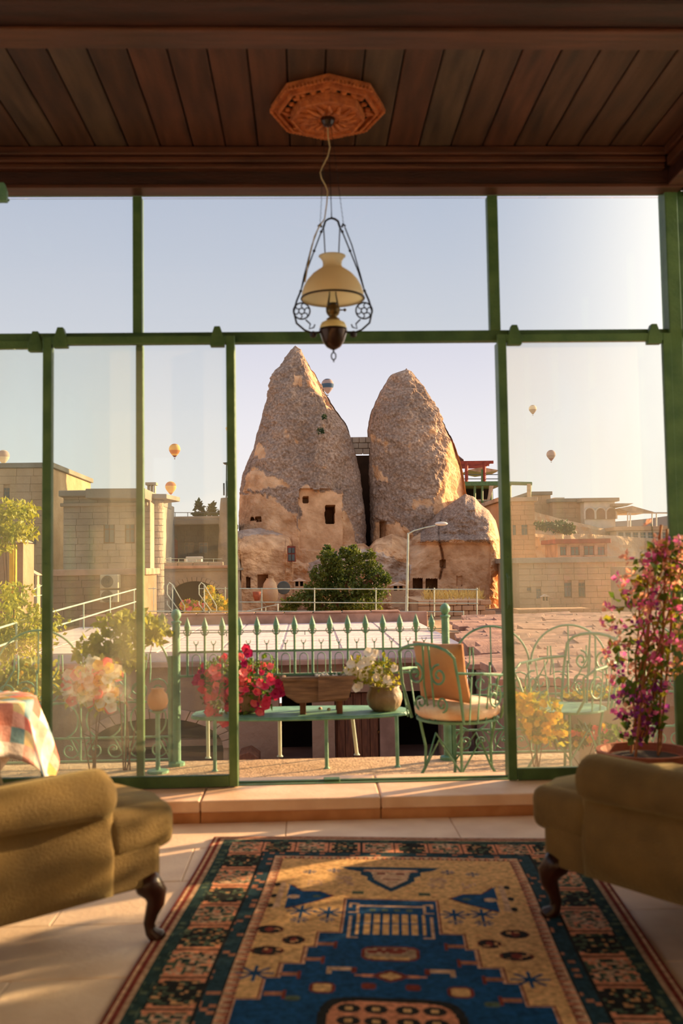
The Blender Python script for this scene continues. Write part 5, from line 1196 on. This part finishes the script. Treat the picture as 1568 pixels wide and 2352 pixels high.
# low building with arched door
D = 46
t = building('shaded low stone house with arched wooden door and two windows whose pale frames imitate light', 366, 528, 1204, 1300, D, 5, 'stoneE', [(423, 444, 1246, 1272), (456, 477, 1246, 1272)], .6, .26, None, zb=-1, frame='canvas')  # pale frame colour stands in for warm light in the windows
x0, x1 = aty(366, 1200, D).x, aty(530, 1200, D).x
obj('roof_slab', bx(x0, x1, D-1.4, D+5, aty(440, 1208, D).z, aty(440, 1196, D).z, .03), 'concrete', t)
obj('roof_parapet', bx(x0, x1, D-1.2, D-1, aty(440, 1196, D).z, aty(440, 1189, D).z, .02), 'stoneA', t)
dx0, dx1 = aty(382, 1270, D).x, aty(408, 1270, D).x; zs_ = aty(395, 1244, D).z; r_ = (dx1-dx0)/2
bm = nb(); prism(bm, [(dx0, -.9), (dx1, -.9), (dx1, zs_)]+[((dx0+dx1)/2+r_*cos(a), zs_+r_*.55*sin(a)) for a in np.linspace(0, pi, 10)[1:-1]]+[(dx0, zs_)], D-.06, D+.02, axis='y'); dd = obj('door', bm, 'woodred', t)
obj('door_board', bx((dx0+dx1)/2-.02, (dx0+dx1)/2+.02, D-.09, D-.05, -.5, zs_), 'wood', dd)
pipes('thin dark rail on the roof of the shaded low house', [[(372, 1177, D-.9), (520, 1178, D-.9)]], [[(a, 1177, D-.9), (a, 1192, D-.9)] for a in (402, 431, 480, 515)], .015, m='pane')
bush('roof_shrub', 'dark shrubs growing on the flat roof of the low house', 'shrub', [(490, 1180, 32, 9), (458, 1185, 12, 6), (457, 1163, 4, 8), (487, 1166, 4, 6)], D+1, .5, 420, .22, 'darkleaf')
vent('small dark vent at the left end of the low house roof', 372, 391, 1179, 1192, D, 'stoneA')
# its terrace wall, sofa, and big arch
D = 41
x0, x1 = aty(338, 1350, D).x, aty(545, 1350, D).x; z1 = aty(440, 1306, D).z
t = thing('arch_wall', 'grey stone terrace wall with a wide dark arch', 'wall', ((x0+x1)/2, D, -1.3))
a0, a1 = aty(386, 1400, D).x, aty(508, 1400, D).x; ac = (a0+a1)/2; aw_ = (a1-a0)/2; zt_ = aty(446, 1335, D).z; zs_ = aty(446, 1385, D).z
pts = [(x0, -1.3), (a0, -1.3), (a0, zs_)]+[(ac-aw_*cos(pi*k/18), zs_+(zt_-zs_)*sin(pi*k/18)**.8) for k in range(1, 18)]+[(a1, zs_), (a1, -1.3), (x1, -1.3), (x1, z1), (x0, z1)]
obj('wall', prism(nb(), pts, D, D+.5, axis='y'), 'stoneA', t); obj('recess', bx(a0-.3, a1+.3, D+2.4, D+2.5, -1.3, z1-.1), 'recess_shade', t); obj('terrace_slab', bx(x0, x1, D-.1, D+5, z1-.1, z1), 'concrete', t)
for k in range(19):
    b0 = pi*k/19+.01; b1 = pi*(k+1)/19-.01; q = lambda a, r: (ac-(aw_+r)*cos(a), zs_+((zt_-zs_)+r)*abs(sin(a))**.85)
    obj('arch_stone', prism(nb(), [q(b0, 0), q(b1, 0), q(b1, .18), q(b0, .18)], D-.06, D+.1, axis='y', bevel=.01), 'stoneA', t)
obj('kerb', bx(x0, x1, D-.2, D+.1, z1, z1+.12, .02), 'stoneD', t)
ml = mesh_of(bx(-.3, .3, -.1, .1, 0, .16, .02), 'stoneA')
for i in range(int((x1-x0)/.62)): inst('kerb_stone', ml, t, (x0+.31+i*.62, D+.1, z1+.1))
pipes('thin pale rail on the terrace of the shaded low house', [[(370, 1283, 42), (510, 1284, 42)], [(370, 1290, 42), (510, 1291, 42)]], [[(a, 1283, 42), (a, 1302, 42)] for a in (372, 410, 450, 490)], .012)
q0, q1 = aty(424, 1290, 43), aty(464, 1290, 43)
t = thing('garden_sofa', 'white garden sofa on the terrace before the low house', 'sofa', ((q0.x+q1.x)/2, 43, z1)); zq = aty(440, 1278, 43).z
obj('back', bx(q0.x, q1.x, 43.3, 43.45, z1, zq, .03), 'white', t); obj('seat', bx(q0.x, q1.x, 42.8, 43.35, z1, zq-.3, .03), 'white', t)
for xx_ in (q0.x, q1.x-.1): obj('armrest', bx(xx_, xx_+.1, 42.8, 43.4, z1, zq-.1, .02), 'white', t)
q = aty(386, 1290, 43); tag(obj('planter_box', bx(q.x-.1, q.x+.12, 42.9, 43.2, z1+.001, aty(386, 1280, 43).z, .02), 'white'), 'small white planter box left of the garden sofa', 'planter')
bush('flowering_bush', 'orange flowered bush in front of the dark arch', 'bush', [(445, 1394, 26, 12), (428, 1390, 12, 10)], 30.5, .2, 260, .12, 'leafY', 26, ('petyel', 'petcoral'), bs=3.2)
bush('flowering_bush', 'taller yellow bush right of the dark arch', 'bush', [(490, 1385, 28, 22), (482, 1360, 9, 12), (515, 1392, 22, 14)], 30.5, .25, 520, .12, 'leafY', 30, ('petyel',), bs=3)
# rock spur & antenna tower at right of low house
t = thing('antenna_mast', 'thin mast with dish and antennas behind the doorway left post', 'antenna', (aty(519, 1150, 47).x, 47, 0))
bm = nb(); tube(bm, [tuple(aty(519, 1200, 47)), tuple(aty(520, 1065, 47))], .03, 6); obj('pole', bm, 'pane', t)
bm = nb(); q = aty(524, 1066, 47); lathe(bm, [(0, -.05), (.18, -.02), (.26, .06), (.2, .07), (0, .10)], 16, tuple(q)); obj('dish', bm, 'pane', t)
for a, b0, b1 in ((514, 1110, 1138), (520, 1105, 1140), (524, 1118, 1138)): obj('antenna_panel', bx(aty(a-1.5, b0, 47).x, aty(a+2, b0, 47).x, 46.9, 47, aty(a, b1, 47).z, aty(a, b0, 47).z), 'pane', t)
x0, x1 = aty(486, 1200, 44).x, aty(520, 1200, 44).x
V = []
bm = nb(); zt_ = aty(530, 1142, 44).z; rings = []
for j in range(20):
    f = j/19; z = -1+(zt_+1)*f; w_ = (1-.45*f)*1.0; rings.append([bm.verts.new(((x0+x1)/2+.35+(w_+.12*noise.noise(Vector((cos(a), sin(a), z))*2))*cos(a)*.62, 44.6+w_*.7*sin(a)+.1*noise.noise(Vector((cos(a)*3, z, 4))), z)) for a in np.linspace(0, 2*pi, 18, endpoint=False)])
for A, B in zip(rings, rings[1:]):
    for k in range(18): bm.faces.new((A[k], A[(k+1) % 18], B[(k+1) % 18], B[k]))
bm.faces.new(rings[-1]); tag(obj('rock_spur', bm, 'stoneA', smooth=True), 'narrow grey rock spur just left of the doorway post', 'rock')
# leftmost tall building
t = building('tall blank brownish stone building at the far left', -60, 118, 1075, 1330, 44, 8, 'stoneC', [(8, 22, 1120, 1146), (45, 58, 1238, 1252), (74, 83, 1236, 1250)], .8, .35, .1, zb=-1, frame='stoneB')
t = building('white upper block imitating the sunlit right face of the far left building', 124, 137, 1082, 1140, 46, 6, 'white', [], .8, .35, .12, zb=-1, stones=False)  # white colour stands in for sunlight on the building's right face
building('brown wall and low house under the stone building behind the left glass', 100, 330, 1322, 1430, 34, 3, 'stoneB', [], .6, .25, .1, zb=-1.2, capm='stoneD')
# AC units
for lb, b0, b1 in (('upper', 1320, 1352), ('lower', 1356, 1384)):
    x0, x1, y0, y1, z0, z1 = pbox(228, 270, b0, b1, 33.4, .4); t = thing('air_conditioner', lb+' air conditioner unit on the brown wall behind left glass', 'air conditioner', ((x0+x1)/2, 33.5, z0), 0, 'air conditioner units')
    obj('casing', bx(x0, x1, 33.5, 33.95, z0, z1, .02), 'acwhite', t)
    bm = nb(); q = Vector(((x0+x1)/2-.06, 33.49, (z0+z1)/2)); 
    for r in (.06, .12, .18): tube(bm, [(q.x+r*cos(a), q.y, q.z+r*sin(a)) for a in np.linspace(0, 2*pi, 20, endpoint=False)], .012, 5, closed=True)
    lathe(bm, [(.03, 0), (.02, .02)], 8, tuple(q)); obj('fan_guard', bm, 'acdark', t)
    bm = nb(); lathe(bm, [(.2, 0), (.2, .02), (0, .02)], 20); bm.transform(Matrix.Translation((q.x, 33.505, q.z)) @ Matrix.Rotation(pi/2, 4, 'X')); obj('fan_opening', bm, 'acdark', t)
tag(obj('chimney_pipe', tube(nb(), [tuple(aty(30, 1530, 20)), tuple(aty(30, 1252, 20))], .075, 10), 'petyel'), 'thick yellow pipe standing at the far left', 'pipe')
q = aty(28, 1246, 20.5); bm = nb(); prism(bm, [(q.x-.35, q.z-.05), (q.x+.3, q.z+.0), (q.x+.05, q.z+.12)], 20.2, 21, axis='y', bevel=.01); tag(obj('small_roof', bm, 'paleconc'), 'little pale roof on top of the reddish hut at far left', 'roof')
tag(obj('hut', bx(q.x-.8, q.x+.25, 20.4, 21.2, -1.2, q.z-.02), 'stoneB'), 'narrow reddish hut behind the yellow pipe', 'hut')
bush('leafy_tree', 'pale yellow-green leafy tree at the far left before the tall building', 'tree', [(35, 1200, 36, 40), (10, 1185, 30, 40), (55, 1175, 22, 20), (50, 1225, 20, 15), (5, 1240, 20, 30)], 18.5, .6, 900, .11, 'leafY', base=-1.2)
bush('leafy_shrub', 'sprawling yellow-green shrub below the far left pipe railing', 'shrub', [(40, 1430, 60, 45), (10, 1470, 40, 50), (90, 1440, 45, 40), (70, 1480, 50, 35), (30, 1370, 25, 30)], 13.5, .6, 1600, .08, 'leafY', base=-2.8)
# ---------------------------------------------------------------- right side
D = 58
x0, x1 = aty(1040, 1120, D).x, aty(1218, 1120, D).x
t = thing('terrace_cafe', 'green framed rooftop terrace with red pergola behind the right cone', 'pergola', ((x0+x1)/2, D+1, aty(1100, 1158, D).z))
def bar(n, m, a, b_, D2=D, r=.08): return obj(n, tube(nb(), [tuple(aty(*a, D2)), tuple(aty(*b_, D2))], r, 6), m, t)
zf = aty(1100, 1110, D).z
obj('upper_deck', bx(x0, aty(1152, 1110, D).x, D-.1, D+4, aty(1100, 1116, D).z, aty(1100, 1106, D).z, .02), 'green', t)
obj('lower_wall', bx(x0, aty(1180, 1150, D).x, D+.2, D+4, -1, aty(1100, 1146, D).z, .02), 'stoneD', t)
obj('dark_interior', bx(x0, aty(1150, 1130, D).x, D+2.5, D+2.7, aty(1100, 1148, D).z, aty(1100, 1116, D).z), 'recess_shade', t)
for k in range(3): obj('pergola_roof', bx(x0, aty(1133, 1060, D).x, D+k*1.4, D+k*1.4+.15, aty(1090, 1065, D).z, aty(1090, 1058.5, D).z), 'woodred', t)
for a in (1071, 1112): bar('pergola_post', 'woodred', (a, 1062), (a, 1108), D, .10)
bar('brace', 'woodred', (1113, 1072), (1125, 1063), D, .05)
for b_ in (1090, 1100): bar('rail', 'pane', (1045, b_), (1150, b_), D, .025)
for a in (1107, 1128, 1090): bar('green_post', 'green', (a, 1078 if a == 1107 else 1112), (a, 1155), D, .07)
bar('lower_rail', 'pipe', (1050, 1150), (1150, 1150), D, .03)
bm = nb(); prism(bm, [(aty(1076, 1079, D).x, aty(1076, 1078, D).z), (aty(1108, 1072, D).x, aty(1108, 1072, D).z), (aty(1150, 1079, D).x, aty(1150, 1079, D).z), (aty(1110, 1085, D).x, aty(1110, 1085, D).z)], D+.3, D+3, axis='y'); obj('canopy', bm, 'canvas', t)
bm = nb(); prism(bm, [(aty(1122, 1116, D).x, aty(1122, 1116, D).z), (aty(1132, 1116, D).x, aty(1132, 1116, D).z), (aty(1124, 1148, D).x, aty(1124, 1148, D).z), (aty(1117, 1150, D).x, aty(1117, 1150, D).z), (aty(1120, 1135, D).x, aty(1120, 1135, D).z)], D-.2, D-.12, axis='y'); obj('curtain', bm, 'canvas', t)
bm = nb()
for k in range(14): a = 1047+k*1.9; prism(bm, [(aty(a, 1056, D).x, aty(a, 1056, D).z), (aty(a+2.6, 1056, D).x, aty(a+2.6, 1056, D).z), (aty(a+1, 1034+k*1.1, D).x, aty(a+1, 1034+k*1.1, D).z)], D+.8+k*.05, D+1.0+k*.05, axis='y')
obj('thatch', bm, 'wood', t)
bar('crossbeam', 'green', (1170, 1110), (1221, 1111), D, .11); bar('green_post', 'green', (1217, 1111), (1215, 1148), D, .10); bar('green_post', 'green', (1170, 1110), (1170, 1152), D, .10)
bm = nb(); prism(bm, [(aty(1208, 1112, D).x, aty(1208, 1112, D).z), (aty(1216, 1112, D).x, aty(1216, 1112, D).z), (aty(1216, 1150, D).x, aty(1216, 1150, D).z), (aty(1208, 1150, D).x, aty(1208, 1150, D).z)], D-.3, D-.2, axis='y'); obj('curtain', bm, 'canvas', t)
building('tan stone house right of the rocks with two small windows', 1150, 1229, 1152, 1310, 52, 6, 'stoneC', [(1177, 1184, 1205, 1232), (1197, 1211, 1204, 1232)], .6, .26, .15, zb=-1, frame='stoneB', capm='stoneA')
building('small flat roofed house on the ridge right of the tan house', 1218, 1265, 1137, 1200, 62, 5, 'stoneC', [], .8, .3, .1, zb=0)
building('box chimney house on the ridge', 1273, 1298, 1142, 1180, 63, 3, 'white', [(1288, 1296, 1147, 1155)], .8, .3, None, zb=1, stones=False)
building('long low ridge house left of the arched loggia', 1269, 1338, 1153, 1215, 61, 1.6, 'stoneC', [], .8, .3, .15, zb=0)
# arched loggia
D = 60; t = building('cream house with three arched openings on the right ridge', 1342, 1414, 1152, 1216, D, 5, 'white', [], .8, .3, .2, zb=0, stones=False, capm='stoneA')
for a in (1354, 1379, 1403):
    c = aty(a, 1178, D); r_ = .32; bm = nb(); prism(bm, [(c.x-r_, aty(a, 1192, D).z), (c.x+r_, aty(a, 1192, D).z), (c.x+r_, c.z)]+[(c.x+r_*cos(q), c.z+r_*sin(q)) for q in np.linspace(0, pi, 10)[1:-1]]+[(c.x-r_, c.z)], D-.02, D+.16, axis='y'); obj('arched_opening', bm, 'stoneB', t)
    bm = nb(); tube(bm, [(c.x-r_, D-.02, aty(a, 1192, D).z)]+[(c.x+r_*cos(q), D-.02, c.z+r_*sin(q)) for q in np.linspace(pi, 0, 10)]+[(c.x+r_, D-.02, aty(a, 1192, D).z)], .05, 5); obj('arch_trim', bm, 'white', t)
obj('roof_box', bx(aty(1374, 1148, D).x, aty(1392, 1148, D).x, D+1, D+2, aty(1380, 1150, D).z, aty(1380, 1145, D).z), 'stoneB', t)
# canopy terrace
t = thing('canopy_terrace', 'beige canopy and railed terrace right of the arched house', 'canopy', (aty(1450, 1190, 59).x, 59, 0)); D = 59
bm = nb(); prism(bm, [(aty(1413, 1156, D).x, aty(1413, 1156, D).z), (aty(1455, 1156, D).x, aty(1455, 1156, D).z), (aty(1440, 1163, D).x, aty(1440, 1162, D).z), (aty(1413, 1162, D).x, aty(1413, 1162, D).z)], D, D+3, axis='y'); obj('flat_canopy', bm, 'canvas', t)
bm = nb(); prism(bm, [(aty(1416, 1169, D).x, aty(1416, 1168, D).z), (aty(1445, 1164, D).x, aty(1445, 1163, D).z), (aty(1495, 1178, D).x, aty(1495, 1177, D).z), (aty(1440, 1178, D).x, aty(1440, 1178, D).z)], D-.5, D+3, axis='y'); obj('sail_canopy', bm, 'canvas', t)
for b_ in (1178, 1213): bar('rail', 'white', (1440, b_), (1560, b_), D-.4, .05)
for a in (1441, 1447, 1497, 1507, 1545): bar('post', 'white', (a, 1178), (a, 1215), D-.4, .04)
obj('terrace_block', bx(aty(1419, 1220, D).x, aty(1600, 1220, D).x, D, D+6, -1, aty(1480, 1208, D).z), 'stoneC', t)
building('cream glazed ground floor with pillars behind the pink flowers', 1416, 1600, 1218, 1256, 57, 1.6, 'white', [(1420+i*17, 1432+i*17, 1222, 1250) for i in range(9)], .8, .3, .2, zb=-1, frame='canvas', stones=False, capm='stoneC')
# hillside blocks
def ridge(label, pts, D, depth, m, seed, base=-1):
    V = []; n = 70; xs_ = np.linspace(pts[0][0], pts[-1][0], n); m2 = 22
    for j in range(m2):
        f = j/(m2-1)
        for a in xs_:
            b_ = float(np.interp(a, [p[0] for p in pts], [p[1] for p in pts])); T = aty(a, b_, D); z = base+(T.z-base)*f; dy = depth*.35*f**2+.9*noise.fractal(Vector((T.x*.3+seed, z*.5, seed)), .8, 2, 5)+(.6*int(f*5)/5)
            V.append((T.x, D+dy, z))
    for a in range(n): V.append((V[(m2-1)*n+a][0], D+depth, V[(m2-1)*n+a][2]-.1))
    for a in range(n): V.append((V[(m2-1)*n+a][0], D+depth, base))
    Fc = [(j*n+i, j*n+i+1, (j+1)*n+i+1, (j+1)*n+i) for j in range(m2+1) for i in range(n-1)]
    o = pyd('rocky_slope', V, Fc, m); tag(o, label, 'hillside'); return o
ridge('bare tan hillside below the ridge houses on the right', [(1215, 1180), (1240, 1172), (1290, 1185), (1340, 1198), (1400, 1212), (1411, 1214)], 57.2, 2.4, 'stoneC', 4)
ridge('lower tan rocky slope right of the tan house', [(1236, 1240), (1242, 1222), (1290, 1226), (1350, 1222), (1420, 1225), (1600, 1240)], 52, 4, 'stoneC', 8)
bush('roof_shrub', 'dark green shrubs on the right hillside', 'shrub', [(1290, 1210, 22, 12), (1250, 1207, 20, 7), (1305, 1216, 12, 7)], 51, .5, 500, .22, 'darkleaf')
building('long reddish shopfront under the right hillside', 1280, 1395, 1248, 1300, 48, 2.6, 'stoneD', [(1286, 1300, 1256, 1276), (1310, 1330, 1256, 1276), (1340, 1364, 1254, 1276), (1372, 1388, 1256, 1276)], .6, .25, .15, zb=-1, frame='woodred', capm='woodred')
building('wide tan stone house with two tall windows seen through the right glass', 1192, 1470, 1292, 1410, 40, 4.6, 'stoneC', [(1295, 1312, 1338, 1372), (1328, 1343, 1338, 1372), (1210, 1219, 1350, 1357), (1231, 1242, 1352, 1376)], .55, .24, .12, zb=-1, frame='stoneB', capm='stoneA')
building('low sunlit pale wall in front of the wide tan house', 1190, 1358, 1398, 1425, 30, 1, 'tufa', [], .5, .22, None, zb=-1.2, name='garden_wall', cat='wall')
building('pale garden wall behind the pink flowering climber', 1440, 1620, 1300, 1420, 36, 2, 'stoneC', [], .5, .24, None, zb=-1.2, name='garden_wall', cat='wall')
bm = nb(); V = []; n = 60
hp = [(1380, 1200), (1440, 1196), (1500, 1190), (1540, 1184), (1580, 1186), (1700, 1180)]
pts = [(aty(a, b_, 700).x, aty(a, b_, 700).z) for a, b_ in hp]; prism(bm, [(pts[0][0]-60, -5)]+[(pts[0][0]-60, pts[0][1]-3)]+pts+[(pts[-1][0], -5)], 700, 900, axis='y'); struct('far_hill', bm, 'hill')
# ================================================================ BALLOONS
def balloon(label, px_, py_, wpx, D, cols):
    c = aty(px_, py_, D); R_ = wpx/2*D/FPX
    t = thing('hot_air_balloon', label, 'balloon', (c.x, c.y, c.z-R_*1.75), 0, 'hot air balloons in the sky')
    prof = [(0, R_), (.35, .95), (.65, .78), (.88, .5), (1.0, .12), (.98, -.2), (.85, -.52), (.62, -.85), (.40, -1.12), (.2, -1.35), (.12, -1.42)]
    prof = [(r*R_ if i else 0, (z if i else 1)*R_) for i, (r, z) in enumerate(prof)]
    prof = prof[::-1]; n = 24; bm = nb(); rings = []
    for r, z in prof: rings.append([bm.verts.new((c.x+r*(1+(.012 if k % 2 else 0))*cos(2*pi*k/n), c.y+r*sin(2*pi*k/n), c.z+z)) for k in range(n)])
    mats = []
    for i, (A, B) in enumerate(zip(rings, rings[1:])):
        for k in range(n):
            f = bm.faces.new((A[k], A[(k+1) % n], B[(k+1) % n], B[k])); f.material_index = (i*len(cols)//(len(rings)-1)) if True else 0
    obj('envelope', bm, cols, t, smooth=True)
    obj('basket', bx(c.x-.09*R_, c.x+.09*R_, c.y-.09*R_, c.y+.09*R_, c.z-R_*1.75, c.z-R_*1.62), 'wood', t)
    bm = nb()
    for sx_ in (-1, 1):
        for sy_ in (-1, 1): tube(bm, [(c.x+sx_*.08*R_, c.y+sy_*.08*R_, c.z-R_*1.62), (c.x+sx_*.11*R_, c.y+sy_*.11*R_, c.z-R_*1.42)], .008*R_, 4)
    obj('basket_rope', bm, 'pane', t)
for k, c in dict(byel=(255, 232, 160), bor=(226, 166, 120), bblue=(92, 128, 160), bpale=(214, 196, 190), bgrey=(180, 168, 164), bcream=(255, 248, 228), bdk=(150, 110, 120)).items(): M[k] = mat('balloon_'+k, c, None, .1, .8, trans=.55)
balloon('upper yellow balloon with orange bands left of the doorway post', 401, 1032, 26, 900, ['bdk', 'byel', 'bor', 'byel', 'byel', 'bor', 'byel'])
balloon('lower yellow balloon just above the shaded house roof', 392, 1118, 25, 850, ['bor', 'byel', 'byel', 'bor', 'byel'])
balloon('blue and pale balloon partly behind the left rock cone', 752, 884, 29, 800, ['bpale', 'bpale', 'bblue', 'bpale', 'bblue'])
balloon('small grey-beige balloon high in the right pane', 1223, 939, 18, 1000, ['bgrey', 'bgrey', 'bcream', 'bgrey'])
balloon('lower grey-mauve balloon in the right pane', 1265, 1044, 21, 1000, ['bdk', 'bgrey', 'bpale', 'bdk'])
balloon('cream balloon at the far left above the tall building', 8, 1047, 27, 900, ['bcream', 'bcream', 'bpale', 'bcream'])
balloon('tiny distant cream balloon beside the doorway left post', 521, 984, 7, 1500, ['bcream', 'bcream'])
